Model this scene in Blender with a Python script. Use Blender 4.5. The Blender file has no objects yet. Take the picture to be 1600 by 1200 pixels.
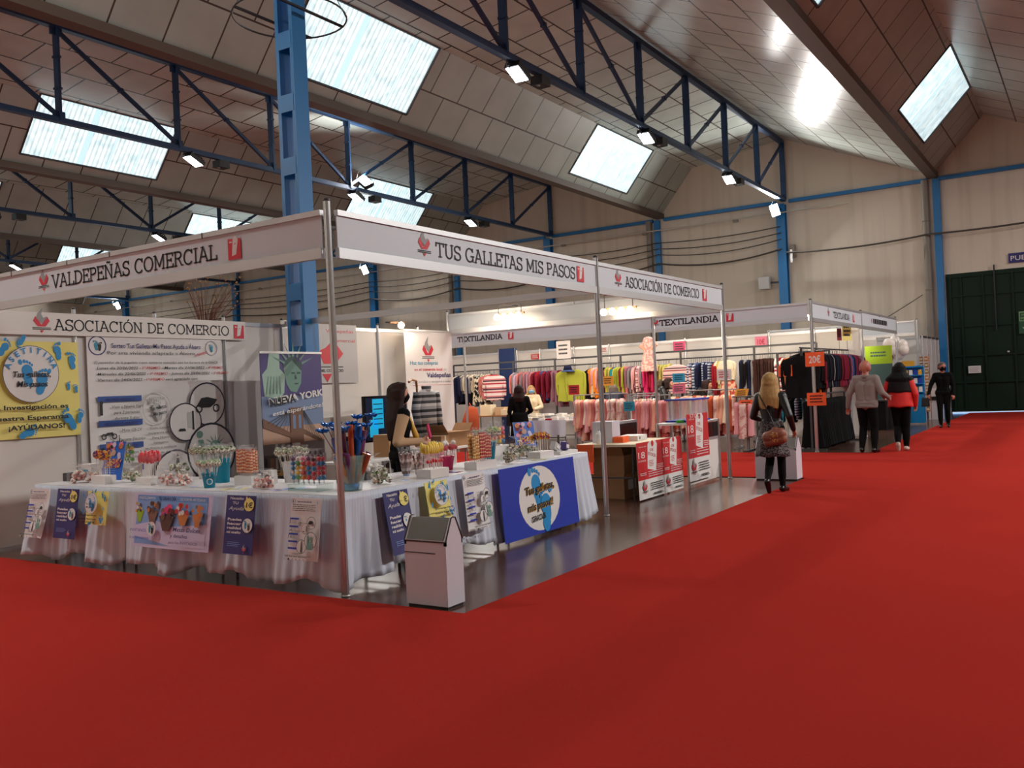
import bpy, math, random
import numpy as np
from mathutils import Vector as V, Matrix as M
PI=math.pi; R=math.radians
rnd=random.Random(7)
S=bpy.context.scene; COL=S.collection
# ---------------- camera, world, exposure
S.view_settings.view_transform='Standard'; S.view_settings.look='None'; S.view_settings.gamma=1; S.view_settings.use_curve_mapping=False
S.view_settings.exposure=0.15
cd=bpy.data.cameras.new('camera'); cam=bpy.data.objects.new('camera',cd); COL.objects.link(cam)
cd.sensor_width=36; cd.lens=36*1410/1600; cd.clip_end=300
_y,_p,_r=R(32.93),R(.293),R(-2.55)
_f=V((math.cos(_y)*math.cos(_p),math.sin(_y)*math.cos(_p),math.sin(_p)))
_a=V((math.sin(_y),-math.cos(_y),0)); _b=_a.cross(_f)
_rt=math.cos(_r)*_a+math.sin(_r)*_b; _up=-math.sin(_r)*_a+math.cos(_r)*_b
cam.matrix_world=M(((_rt.x,_up.x,-_f.x,0),(_rt.y,_up.y,-_f.y,0),(_rt.z,_up.z,-_f.z,1.6),(0,0,0,1)))
S.camera=cam
W=bpy.data.worlds.new('world'); S.world=W; W.use_nodes=True
W.node_tree.nodes['Background'].inputs[0].default_value=(.75,.88,1,1); W.node_tree.nodes['Background'].inputs[1].default_value=1.0
S.cycles.max_bounces=6; S.cycles.diffuse_bounces=4; S.cycles.glossy_bounces=3; S.cycles.transmission_bounces=4; S.cycles.transparent_max_bounces=12
S.cycles.caustics_reflective=False; S.cycles.caustics_refractive=False; S.cycles.sample_clamp_indirect=4; S.cycles.use_denoising=True
FLOOD_W=240; SKY_E=2.3
# ---------------- materials
def lin(c): return tuple((x/255/12.92 if x/255<=.04045 else ((x/255+.055)/1.055)**2.4) for x in c)
MATS={}
def newmat(n):
    m=bpy.data.materials.new(n); m.use_nodes=True; MATS[n]=m
    return m,m.node_tree,m.node_tree.nodes['Principled BSDF']
def mat(n,c,rough=.6,metal=0,emit=0,alpha=1,trans=0,spec=None,bump=0,bscale=40,var=0,vscale=8,sheen=0):
    m,t,b=newmat(n); L=lin(c)+(1,)
    b.inputs['Base Color'].default_value=L; b.inputs['Roughness'].default_value=rough; b.inputs['Metallic'].default_value=metal
    b.inputs['Alpha'].default_value=alpha; b.inputs['Transmission Weight'].default_value=trans
    if spec is not None: b.inputs['Specular IOR Level'].default_value=spec
    if sheen: b.inputs['Sheen Weight'].default_value=sheen
    if emit: b.inputs['Emission Color'].default_value=L; b.inputs['Emission Strength'].default_value=emit
    if bump or var:
        tc=t.nodes.new('ShaderNodeTexCoord')
    if bump:
        nz=t.nodes.new('ShaderNodeTexNoise'); nz.inputs['Scale'].default_value=bscale; nz.inputs['Detail'].default_value=4
        bp=t.nodes.new('ShaderNodeBump'); bp.inputs['Strength'].default_value=bump; bp.inputs['Distance'].default_value=.02
        t.links.new(tc.outputs['Object'],nz.inputs['Vector']); t.links.new(nz.outputs['Fac'],bp.inputs['Height']); t.links.new(bp.outputs['Normal'],b.inputs['Normal'])
    if var:
        nz=t.nodes.new('ShaderNodeTexNoise'); nz.inputs['Scale'].default_value=vscale; nz.inputs['Detail'].default_value=6
        mx=t.nodes.new('ShaderNodeMix'); mx.data_type='RGBA'
        mx.inputs[6].default_value=tuple(x*(1-var) for x in L[:3])+(1,); mx.inputs[7].default_value=tuple(min(1,x*(1+var)) for x in L[:3])+(1,)
        t.links.new(tc.outputs['Object'],nz.inputs['Vector']); t.links.new(nz.outputs['Fac'],mx.inputs[0]); t.links.new(mx.outputs[2],b.inputs['Base Color'])
    return m
def brickmat(n,c1,c2,cm,bw,rh,ms,rough,coord='UV',off=.5,metal=0,bump=0,spec=.5,wob=0):
    m,t,b=newmat(n); tc=t.nodes.new('ShaderNodeTexCoord'); br=t.nodes.new('ShaderNodeTexBrick')
    br.inputs['Color1'].default_value=lin(c1)+(1,); br.inputs['Color2'].default_value=lin(c2)+(1,); br.inputs['Mortar'].default_value=lin(cm)+(1,)
    br.inputs['Scale'].default_value=1; br.inputs['Brick Width'].default_value=bw; br.inputs['Row Height'].default_value=rh; br.inputs['Mortar Size'].default_value=ms
    br.offset=off; br.inputs['Mortar Smooth'].default_value=.2
    t.links.new(tc.outputs[coord],br.inputs['Vector'])
    nz=t.nodes.new('ShaderNodeTexNoise'); nz.inputs['Scale'].default_value=1.3; nz.inputs['Detail'].default_value=6; t.links.new(tc.outputs['Object'],nz.inputs['Vector'])
    hs=t.nodes.new('ShaderNodeHueSaturation'); mr=t.nodes.new('ShaderNodeMapRange'); mr.inputs['To Min'].default_value=.78; mr.inputs['To Max'].default_value=1.2
    t.links.new(nz.outputs['Fac'],mr.inputs['Value']); t.links.new(mr.outputs[0],hs.inputs['Value']); t.links.new(br.outputs['Color'],hs.inputs['Color']); t.links.new(hs.outputs[0],b.inputs['Base Color'])
    b.inputs['Roughness'].default_value=rough; b.inputs['Metallic'].default_value=metal; b.inputs['Specular IOR Level'].default_value=spec
    if bump:
        bp=t.nodes.new('ShaderNodeBump'); bp.inputs['Strength'].default_value=bump; bp.inputs['Distance'].default_value=.01
        ad=t.nodes.new('ShaderNodeMath'); ad.operation='MULTIPLY_ADD'; ad.inputs[1].default_value=wob; 
        t.links.new(nz.outputs['Fac'],ad.inputs[0]); t.links.new(br.outputs['Fac'],ad.inputs[2]); bp.invert=True
        t.links.new(ad.outputs[0],bp.inputs['Height']); t.links.new(bp.outputs['Normal'],b.inputs['Normal'])
    return m
def patmat(n,kind,cols,scale=20,axis=2,rough=.8):
    """cloth with a pattern: stripes along an axis, blotches, checks"""
    m,t,b=newmat(n); tc=t.nodes.new('ShaderNodeTexCoord'); b.inputs['Roughness'].default_value=rough
    cr=t.nodes.new('ShaderNodeValToRGB'); cr.color_ramp.interpolation='CONSTANT'
    for i,c in enumerate(cols):
        p=i/len(cols); e=cr.color_ramp.elements[i] if i<2 else cr.color_ramp.elements.new(p); e.position=p; e.color=lin(c)+(1,)
    if kind=='stripe':
        sp=t.nodes.new('ShaderNodeSeparateXYZ'); t.links.new(tc.outputs['Object'],sp.inputs[0])
        mu=t.nodes.new('ShaderNodeMath'); mu.operation='MULTIPLY'; mu.inputs[1].default_value=scale; t.links.new(sp.outputs[axis],mu.inputs[0])
        fr=t.nodes.new('ShaderNodeMath'); fr.operation='FRACT'; t.links.new(mu.outputs[0],fr.inputs[0]); t.links.new(fr.outputs[0],cr.inputs[0])
    elif kind=='check':
        ck=t.nodes.new('ShaderNodeTexChecker'); ck.inputs['Scale'].default_value=scale; t.links.new(tc.outputs['Object'],ck.inputs[0]); 
        ck.inputs[1].default_value=lin(cols[0])+(1,); ck.inputs[2].default_value=lin(cols[1])+(1,); t.links.new(ck.outputs[0],b.inputs['Base Color']); return m
    else:
        nz=t.nodes.new('ShaderNodeTexVoronoi' if kind=='dots' else 'ShaderNodeTexNoise'); nz.inputs['Scale'].default_value=scale; t.links.new(tc.outputs['Object'],nz.inputs['Vector'])
        t.links.new(nz.outputs['Color' if kind=='dots' else 'Fac'],cr.inputs[0])
    t.links.new(cr.outputs[0],b.inputs['Base Color']); return m
mat('ink',(28,26,32),.6); mat('white',(225,222,220),.5); mat('panel',(222,217,212),.45); mat('paper',(228,224,224),.6)
mat('fasciapanel',(208,216,224),.45); mat('alu',(200,202,205),.28,.9,bump=.02,bscale=200); mat('alumatte',(196,196,198),.42,.75)
mat('truss',(30,66,108),.45,.1); mat('steelblue',(22,112,176),.42); mat('gutter',(96,84,74),.6); mat('black',(18,18,20),.5); mat('blackgloss',(12,12,14),.15)  # truss is the column blue with roof shade put into the colour
mat('lens',(235,245,255),.3,emit=26); mat('bulb',(255,226,190),.3,emit=30); mat('tube',(255,236,205),.3,emit=5)
mat('red',(196,36,44),.5); mat('logored',(205,38,60),.5); mat('grey',(150,150,152),.55); mat('lightgrey',(190,188,188),.5); mat('darkgrey',(62,62,66),.55)
mat('navy',(36,34,104),.5); mat('royal',(24,52,168),.5); mat('cyanblue',(24,140,205),.5); mat('yellow',(238,224,128),.55); mat('paleyellow',(238,228,150),.6)
mat('teal',(10,140,172),.4); mat('pink',(214,40,110),.4); mat('orange',(238,96,40),.6); mat('gold',(214,160,40),.5); mat('green',(70,190,60),.5)
mat('skin',(205,150,124),.55); mat('wood',(150,104,66),.6); mat('cardboard',(158,116,78),.8,var=.12); mat('cardshade',(136,98,64),.8)
mat('cream',(224,208,176),.7); mat('brownhair',(40,20,16),.6,var=.4,vscale=30,spec=.2); mat('blondhair',(176,142,90),.6,var=.45,vscale=25,spec=.2); mat('blackhair',(9,8,9),.7,spec=.2)
mat('glass',(235,240,240),.05,alpha=.16); mat('film',(240,240,245),.08,alpha=.1); mat('acrylic',(190,235,220),.08,alpha=.22)
mat('sky_gap',(150,195,255),.5,emit=2.2)
mat('pipe',(128,120,112),.5); mat('cable',(70,62,56),.6); mat('conduit',(186,178,168),.5)
mat('door',(7,34,20),.6,spec=.25,bump=.03,bscale=6); mat('darkred',(120,24,40),.7); mat('limegreen',(150,186,30),.5)
brickmat('ceil_a',(196,206,200),(188,197,190),(66,48,40),1.2,1.2,.026,.27,bump=.12,wob=.25)
brickmat('ceil_b',(176,184,178),(166,173,166),(62,46,38),1.2,1.16,.022,.5,bump=.12,wob=.25)
brickmat('concrete',(82,55,45),(74,50,41),(40,28,24),1.2,1.2,.006,.2,coord='Object',off=0,spec=.32)
def carpetmat():
    m,t,b=newmat('carpet'); tc=t.nodes.new('ShaderNodeTexCoord')
    n1=t.nodes.new('ShaderNodeTexNoise'); n1.inputs['Scale'].default_value=.35; n1.inputs['Detail'].default_value=5
    n2=t.nodes.new('ShaderNodeTexNoise'); n2.inputs['Scale'].default_value=60; n2.inputs['Detail'].default_value=3
    mx=t.nodes.new('ShaderNodeMix'); mx.data_type='RGBA'; mx.inputs[6].default_value=lin((140,40,34))+(1,); mx.inputs[7].default_value=lin((162,46,39))+(1,)
    bp=t.nodes.new('ShaderNodeBump'); bp.inputs['Strength'].default_value=.25; bp.inputs['Distance'].default_value=.01
    for n in (n1,n2): t.links.new(tc.outputs['Object'],n.inputs['Vector'])
    t.links.new(n1.outputs['Fac'],mx.inputs[0]); t.links.new(mx.outputs[2],b.inputs['Base Color']); t.links.new(n2.outputs['Fac'],bp.inputs['Height']); t.links.new(bp.outputs['Normal'],b.inputs['Normal'])
    b.inputs['Roughness'].default_value=1; b.inputs['Specular IOR Level'].default_value=0
carpetmat()
def wallmat():
    m,t,b=newmat('wall'); tc=t.nodes.new('ShaderNodeTexCoord'); mp=t.nodes.new('ShaderNodeMapping'); mp.inputs['Scale'].default_value=(1,2.2,.12)
    n1=t.nodes.new('ShaderNodeTexNoise'); n1.inputs['Scale'].default_value=1.2; n1.inputs['Detail'].default_value=7
    cr=t.nodes.new('ShaderNodeValToRGB'); e=cr.color_ramp.elements; e[0].position=.25; e[0].color=lin((190,178,164))+(1,); e[1].position=.5; e[1].color=lin((208,196,182))+(1,)
    t.links.new(tc.outputs['Object'],mp.inputs[0]); t.links.new(mp.outputs[0],n1.inputs['Vector']); t.links.new(n1.outputs['Fac'],cr.inputs[0]); t.links.new(cr.outputs[0],b.inputs['Base Color']); b.inputs['Roughness'].default_value=.8
wallmat()
def skymat():
    m,t,b=newmat('skylight'); tc=t.nodes.new('ShaderNodeTexCoord')
    n1=t.nodes.new('ShaderNodeTexNoise'); n1.inputs['Scale'].default_value=5; n1.inputs['Detail'].default_value=8
    cr=t.nodes.new('ShaderNodeValToRGB'); e=cr.color_ramp.elements; e[0].position=.3; e[0].color=lin((132,156,162))+(1,); e[1].position=.6; e[1].color=lin((168,184,186))+(1,)
    t.links.new(tc.outputs['Object'],n1.inputs['Vector']); t.links.new(n1.outputs['Fac'],cr.inputs[0]); t.links.new(cr.outputs[0],b.inputs['Emission Color'])
    sp=t.nodes.new('ShaderNodeSeparateXYZ'); t.links.new(tc.outputs['Object'],sp.inputs[0]); mu=t.nodes.new('ShaderNodeMath'); mu.operation='MULTIPLY'; mu.inputs[1].default_value=2*PI/.15; t.links.new(sp.outputs[0],mu.inputs[0]); sn=t.nodes.new('ShaderNodeMath'); sn.operation='SINE'; t.links.new(mu.outputs[0],sn.inputs[0]); mr=t.nodes.new('ShaderNodeMapRange'); mr.inputs['From Min'].default_value=-1; mr.inputs['To Min'].default_value=.62; t.links.new(sn.outputs[0],mr.inputs['Value']); hs=t.nodes.new('ShaderNodeHueSaturation'); t.links.new(mr.outputs[0],hs.inputs['Value']); t.links.new(cr.outputs[0],hs.inputs['Color']); t.links.new(hs.outputs[0],b.inputs['Emission Color'])  # sine stripes put corrugation shading into the emission colour
    b.inputs['Base Color'].default_value=(.6,.65,.65,1); b.inputs['Emission Strength'].default_value=SKY_E; b.inputs['Roughness'].default_value=.4
skymat(); mat('skylap',(170,200,208),.4,emit=SKY_E*.6)
# ---------------- mesh builder
class MB:
    def __init__(s): s.v=[]; s.f=[]; s.mi=[]; s.ms=[]; s.sm=[]
    def k(s,m):
        if m not in s.ms: s.ms.append(m)
        return s.ms.index(m)
    def add(s,vs,fs,m,smooth=False):
        o=len(s.v); s.v+=[tuple(p) for p in vs]; i=s.k(m)
        for f in fs: s.f.append([a+o for a in f]); s.mi.append(i); s.sm.append(smooth)
        return s
    def box(s,c,d,m,rz=0,rot=None,taper=1):
        x,y,z=d[0]/2,d[1]/2,d[2]/2
        Q=rot if rot else M.Rotation(rz,3,'Z')
        vs=[Q@V((a*x*(taper if e>0 else 1),b*y*(taper if e>0 else 1),e*z))+V(c) for e in(-1,1) for b in(-1,1) for a in(-1,1)]
        return s.add(vs,[(0,2,3,1),(4,5,7,6),(0,1,5,4),(2,6,7,3),(0,4,6,2),(1,3,7,5)],m)
    def bb(s,a,b,m): return s.box([(p+q)/2 for p,q in zip(a,b)],[abs(q-p) for p,q in zip(a,b)],m)
    def bar(s,p,q,w,h,m,up=(0,0,1)):
        p,q=V(p),V(q); d=(q-p); L=d.length
        if L<1e-6: return s
        d/=L; u=V(up)
        if abs(d.dot(u))>.99: u=V((1,0,0))
        x=d.cross(u).normalized(); z=x.cross(d)
        vs=[c+x*(a*w/2)+z*(e*h/2) for c in(p,q) for e in(-1,1) for a in(-1,1)]
        return s.add(vs,[(0,1,3,2),(4,6,7,5),(0,4,5,1),(1,5,7,3),(3,7,6,2),(2,6,4,0)],m)
    def tube(s,pts,r,m,n=8,cap=True,smooth=True):
        P=[V(p) for p in pts]; rs=r if isinstance(r,(list,tuple)) else [r]*len(P); vs=[]; x=None
        for i,p in enumerate(P):
            d=(P[min(i+1,len(P)-1)]-P[max(i-1,0)]).normalized()
            if x is None: x=d.cross(V((0,0,1)) if abs(d.z)<.9 else V((1,0,0))).normalized()
            else:
                x=x-d*x.dot(d); x=x.normalized() if x.length>1e-6 else d.orthogonal().normalized()
            y=d.cross(x)
            vs+=[p+(x*math.cos(2*PI*j/n)+y*math.sin(2*PI*j/n))*rs[i] for j in range(n)]
        fs=[(i*n+j,i*n+(j+1)%n,(i+1)*n+(j+1)%n,(i+1)*n+j) for i in range(len(P)-1) for j in range(n)]
        s.add(vs,fs,m,smooth)
        if cap: s.add(vs[:n],[list(range(n))[::-1]],m); s.add(vs[-n:],[list(range(n))],m)
        return s
    def lathe(s,prof,c,m,n=20,smooth=True,ax=None,sy=1):
        Q=V((0,0,1)).rotation_difference(V(ax)).to_matrix() if ax else M.Identity(3)
        vs=[Q@V((r*math.cos(2*PI*j/n),r*math.sin(2*PI*j/n)*sy,z))+V(c) for r,z in prof for j in range(n)]
        k=len(prof); fs=[(i*n+j,i*n+(j+1)%n,(i+1)*n+(j+1)%n,(i+1)*n+j) for i in range(k-1) for j in range(n)]
        if prof[0][0]>1e-5: fs.append(list(range(n))[::-1])
        if prof[-1][0]>1e-5: fs.append(list(range((k-1)*n,k*n)))
        return s.add(vs,fs,m,smooth)
    def ball(s,c,r,m,n=10,sc=(1,1,1)):
        k=max(4,n//2+1); vs=[]
        for i in range(k+1):
            t=PI*i/k
            vs+=[V((r*sc[0]*math.sin(t)*math.cos(2*PI*j/n),r*sc[1]*math.sin(t)*math.sin(2*PI*j/n),-r*sc[2]*math.cos(t)))+V(c) for j in range(n)]
        return s.add(vs,[(i*n+j,i*n+(j+1)%n,(i+1)*n+(j+1)%n,(i+1)*n+j) for i in range(k) for j in range(n)],m,True)
    def grid(s,rows,m,smooth=True,closed=False):
        n=len(rows[0]); vs=[p for r in rows for p in r]; e=n if closed else n-1
        return s.add(vs,[(i*n+j,i*n+(j+1)%n,(i+1)*n+(j+1)%n,(i+1)*n+j) for i in range(len(rows)-1) for j in range(e)],m,smooth)
    def prism(s,poly,fn,t,m):
        """2-D outline mapped by fn(x,y,depth) and given a thickness"""
        n=len(poly); vs=[fn(x,y,0) for x,y in poly]+[fn(x,y,t) for x,y in poly]
        return s.add(vs,[list(range(n))[::-1],list(range(n,2*n))]+[(i,(i+1)%n,n+(i+1)%n,n+i) for i in range(n)],m)
    def build(s,name,parent=None,world=True):
        me=bpy.data.meshes.new(name); o=(parent.location if (parent and world) else V((0,0,0)))
        if parent and world and parent.parent: o=o+parent.parent.location
        me.from_pydata([(a-o[0],b-o[1],c-o[2]) for a,b,c in s.v],[],s.f)
        for k in s.ms: me.materials.append(MATS[k])
        if s.f:
            me.polygons.foreach_set('material_index',s.mi); me.polygons.foreach_set('use_smooth',s.sm)
        me.update(); ob=bpy.data.objects.new(name,me); COL.objects.link(ob)
        if parent: ob.parent=parent
        return ob
def tag(o,label,cat,group=None,kind=None):
    if label: o['label']=label
    if cat: o['category']=cat
    if group: o['group']=group
    if kind: o['kind']=kind
    return o
def thing(name,label,cat,loc=(0,0,0),group=None):
    o=bpy.data.objects.new(name,None); o.empty_display_size=.1; COL.objects.link(o); o.location=loc; return tag(o,label,cat,group)
def struct(o): o['kind']='structure'; return o
KIDS={}
def kids(o): return [c for c in bpy.data.objects if c.parent==o]
def dup(root,loc,rz=0,label=None,group=None,sc=None,kd=None):
    r=root.copy(); COL.objects.link(r); r.location=loc; r.rotation_euler=(0,0,rz)
    if sc: r.scale=sc
    if label: r['label']=label
    if group: r['group']=group
    for ch in (kd if kd is not None else kids(root)):
        c=ch.copy(); COL.objects.link(c); c.parent=r
        for g in (kids(ch) if kd is None else []):
            d=g.copy(); COL.objects.link(d); d.parent=c
    return r
def setmat(o,key,slot=0):
    o.material_slots[slot].link='OBJECT'; o.material_slots[slot].material=MATS[key]
# ---------------- lettering
_tc={}
def textmesh(s,bold=0,shear=0):
    k=(s,bold,shear)
    if k in _tc: return _tc[k]
    cu=bpy.data.curves.new('t','FONT'); cu.body=s; cu.size=1; cu.shear=shear; cu.offset=bold; cu.resolution_u=3; cu.fill_mode='FRONT'
    ob=bpy.data.objects.new('t',cu); COL.objects.link(ob); dg=bpy.context.evaluated_depsgraph_get(); me=bpy.data.meshes.new_from_object(ob.evaluated_get(dg))
    vs=[(v.co.x,v.co.y) for v in me.vertices]; fs=[tuple(p.vertices) for p in me.polygons]
    bpy.data.objects.remove(ob); bpy.data.curves.remove(cu); bpy.data.meshes.remove(me)
    if not vs: vs=[(0,0)]
    x0=min(v[0] for v in vs); x1=max(v[0] for v in vs)
    _tc[k]=([(x-x0,y) for x,y in vs],fs,x1-x0); return _tc[k]
def arc(cx,cy,rx,ry,a0,a1,n=10): return [(cx+rx*math.cos(R(a0+(a1-a0)*i/n)),cy+ry*math.sin(R(a0+(a1-a0)*i/n))) for i in range(n+1)]
# slab letters: advance, strokes, serifs (x, y, length)
GL={'A':(.86,[[(.1,0),(.42,1)],[(.42,1),(.76,0)],[(.21,.34),(.65,.34)]],[(.1,0,.26),(.76,0,.26),(.34,1,.2)]),
'C':(.84,[arc(.43,.5,.36,.48,42,318,18),[(.72,.98),(.72,.72)]],[]),
'D':(.86,[[(.16,0),(.16,1)],arc(.36,.5,.42,.46,-90,90,12),[(.04,.96),(.36,.96)],[(.04,.04),(.36,.04)]],[]),
'E':(.72,[[(.16,0),(.16,1)],[(.04,.96),(.64,.96)],[(.04,.04),(.66,.04)],[(.16,.52),(.5,.52)],[(.64,1),(.64,.76)],[(.66,0),(.66,.24)],[(.5,.62),(.5,.42)]],[]),
'G':(.9,[arc(.43,.5,.37,.48,42,325,18),[(.72,.98),(.72,.74)],[(.74,.02),(.74,.42)],[(.54,.42),(.86,.42)]],[]),
'I':(.4,[[(.2,0),(.2,1)]],[(.2,0,.32),(.2,1,.32)]),
'L':(.7,[[(.18,0),(.18,1)],[(.04,.04),(.64,.04)],[(.64,0),(.64,.28)]],[(.18,1,.3)]),
'M':(1.06,[[(.18,0),(.18,1)],[(.18,1),(.53,.2)],[(.53,.2),(.88,1)],[(.88,0),(.88,1)]],[(.18,0,.28),(.88,0,.28),(.12,1,.2),(.94,1,.2)]),
'N':(.92,[[(.18,0),(.18,1)],[(.18,1),(.74,0)],[(.74,0),(.74,1)]],[(.18,0,.28),(.12,1,.22),(.74,1,.28)]),
'O':(.9,[arc(.45,.5,.38,.48,0,360,24)],[]),
'P':(.74,[[(.16,0),(.16,1)],arc(.4,.73,.25,.24,-90,90,10),[(.04,.96),(.42,.96)],[(.16,.49),(.42,.49)]],[(.16,0,.3)]),
'R':(.82,[[(.16,0),(.16,1)],arc(.4,.74,.24,.22,-90,90,10),[(.04,.96),(.42,.96)],[(.16,.52),(.42,.52)],[(.42,.52),(.68,.04)]],[(.16,0,.28),(.72,0,.2)]),
'S':(.72,[arc(.36,.74,.26,.23,30,270,14),arc(.36,.25,.28,.25,90,-150,14),[(.62,.98),(.62,.74)],[(.09,.02),(.09,.3)]],[]),
'T':(.78,[[(.39,0),(.39,1)],[(.05,.96),(.73,.96)],[(.05,1),(.05,.74)],[(.73,1),(.73,.74)]],[(.39,0,.32)]),
'U':(.9,[[(.17,1),(.17,.35)],arc(.45,.35,.28,.33,180,360,12),[(.73,.35),(.73,1)]],[(.17,1,.28),(.73,1,.28)]),
'V':(.84,[[(.1,1),(.42,0)],[(.42,0),(.74,1)]],[(.1,1,.28),(.74,1,.28)]),
'X':(.86,[[(.12,0),(.74,1)],[(.12,1),(.74,0)]],[(.12,0,.26),(.74,0,.26),(.12,1,.26),(.74,1,.26)]),' ':(.42,[],[])}
GL['Ñ']=(GL['N'][0],GL['N'][1]+[[(.3,1.14),(.4,1.2),(.52,1.13),(.62,1.19)]],GL['N'][2]); GL['Ó']=(GL['O'][0],GL['O'][1]+[[(.42,1.1),(.55,1.24)]],GL['O'][2])
def slab(s,t=.115):
    vs=[];fs=[];x=0
    def seg(a,b,h):
        d=V(b)-V(a); 
        if d.length<1e-6: return
        n=V((-d.y,d.x)).normalized()*h/2; d=d.normalized()*h*.2; o=len(vs)
        for p in (V(a)-d-n,V(b)+d-n,V(b)+d+n,V(a)-d+n): vs.append((p.x+x,p.y))
        fs.append((o,o+1,o+2,o+3))
    for ch in s:
        adv,st,se=GL[ch]
        for pl in st:
            for a,b in zip(pl,pl[1:]): seg(a,b,t)
        for sx,sy,l in se:
            yy=sy+(.04 if sy<.5 else -.04); seg((sx-l/2,yy),(sx+l/2,yy),.08)
        x+=adv
    return vs,fs,x
class Board:
    """flat graphics on a sheet: origin = lower left corner, u to the right, n towards the viewer; parts get their own meshes"""
    def __init__(s,o,u,n,w,h,v=(0,0,1)):
        s.o=V(o); s.u=V(u).normalized(); s.n=V(n).normalized(); s.vv=V(v).normalized(); s.w=w; s.h=h; s.p={}; s.d=.0015; s.bend=None
    def P(s,x,y,d): 
        q=s.o+s.u*(x*s.w)+s.vv*(y*s.h)+s.n*d
        return q+s.n*s.bend(x,y) if s.bend else q
    def lay(s): s.d+=.0006; return s.d
    def mb(s,part): return s.p.setdefault(part,MB())
    def poly(s,part,pts,m,new=True):
        d=s.lay(); s.mb(part).add([s.P(x,y,d) for x,y in pts],[list(range(len(pts)))],m)
    def rect(s,part,x0,y0,x1,y1,m): s.poly(part,[(x0,y0),(x1,y0),(x1,y1),(x0,y1)],m)
    def ell(s,part,cx,cy,rx,m,ry=None,ring=0,n=28,rot=0):
        ry=ry if ry is not None else rx*s.w/s.h; d=s.lay(); q=[(math.cos(2*PI*i/n),math.sin(2*PI*i/n)) for i in range(n)]
        if ring:
            vs=[s.P(cx+a*rx,cy+b*ry,d) for a,b in q]+[s.P(cx+a*rx*(1-ring),cy+b*ry*(1-ring),d) for a,b in q]
            s.mb(part).add(vs,[(i,(i+1)%n,n+(i+1)%n,n+i) for i in range(n)],m)
        else:
            c,sn=math.cos(rot),math.sin(rot); k=s.w/s.h
            s.mb(part).add([s.P(cx+a*rx*c-b*ry/k*sn,cy+(a*rx*sn*k+b*ry*c),d) for a,b in q],[list(range(n))],m)
    def foot(s,part,cx,cy,z,m,rot=0,flip=1):
        """footprint of height z (fraction of width)"""
        k=s.w/s.h
        if part=='footprints': s.n_=getattr(s,'n_',0)+1; part='footprint#%d'%s.n_
        def e(x,y,rx,ry):
            x*=flip; c,sn=math.cos(rot),math.sin(rot)
            s.ell(part,cx+(x*c-y*sn)*z,cy+(x*sn+y*c)*z*k,rx*z,m,ry=ry*z*k,n=14,rot=rot)
        e(0,-.28,.15,.2); e(.03,.08,.2,.22); e(-.02,-.1,.15,.25)
        for i,(x,y,r) in enumerate(((-.14,.42,.085),(.0,.42,.06),(.1,.38,.05),(.18,.32,.045),(.24,.24,.04))): e(x,y,r*.85,r*1.15)
    def text(s,part,t,cx,y,h,m,w=None,bold=0,shear=0,align='c',rot=0,kind=None,wt=0):
        """t with cap height h (fraction of board height) and, if given, total width w (fraction of width)"""
        if part=='lettering': s.n_=getattr(s,'n_',0)+1; part='lettering#%d'%s.n_
        vs,fs,L=(slab(t,wt) if wt else slab(t)) if kind=='slab' else textmesh(t,bold,shear); hh=h*s.h/(1 if kind=='slab' else .73)
        sx=w*s.w/L if w else hh*.95
        x0=-L*sx*{'c':.5,'l':0,'r':1}[align]; d=s.lay(); c,sn=math.cos(rot),math.sin(rot); o=[]
        for x,yy in vs:
            a,b=x0+x*sx,yy*hh; o.append(s.P(cx+(a*c-b*sn)/s.w,y+(a*sn+b*c)/s.h,d))
        s.mb(part).add(o,fs,m)
    def lines(s,part,x0,x1,y0,y1,n,h,m,seed=1):
        """rows of illegibly small print"""
        g=random.Random(seed)
        for i in range(n):
            y=y1+(y0-y1)*(i/(max(1,n-1))); x=x0; d=s.lay()
            e=x1-(g.random()*.15*(x1-x0))
            while x<e:
                q=min(e,x+(.03+.05*g.random())*(x1-x0)*2.2); s.mb(part).add([s.P(a,b,d) for a,b in((x,y),(q,y),(q,y+h),(x,y+h))],[(0,1,2,3)],m); x=q+.02*(x1-x0)
    def logo(s,part,cx,cy,z):
        """red cup with grey flame; z = height as fraction of board height"""
        k=z*s.h/s.w
        f=lambda pts:[(cx+a*k,cy+b*z) for a,b in pts]
        s.poly(part,f([(-.42,.08),(-.3,.3),(0,-.12),(.3,.3),(.42,.08),(.2,-.2),(-.2,-.2)]),'logored')
        s.poly(part,f([(-.26,.2),(-.2,.42),(.06,.72),(.0,.4),(.1,.22),(.24,.3),(.3,.26),(.02,-.06)]),'grey')
        for yy in(-.25,-.32): s.poly(part,f([(-.46,yy),(.46,yy),(.46,yy-.035),(-.46,yy-.035)]),'ink')
        s.poly(part,f([(-.1,-.38),(.1,-.38),(0,-.52)]),'logored')
    def tagmark(s,part,cx,cy,z):
        k=z*s.h/s.w; f=lambda pts:[(cx+a*k,cy+b*z) for a,b in pts]
        s.poly(part,f([(-.4,-.5),(.4,-.5),(.4,.34),(-.4,.38)]),'logored')
        s.poly(part,f([(-.16,-.36),(.1,-.3),(.24,.3),(.1,.5),(-.08,.36)]),'white')
        s.poly(part,f([(-.3,.2),(-.14,.2),(-.14,.26),(-.3,.26)]),'white'); s.poly(part,f([(0,.1),(.1,.12),(.06,.2)]),'logored')
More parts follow.
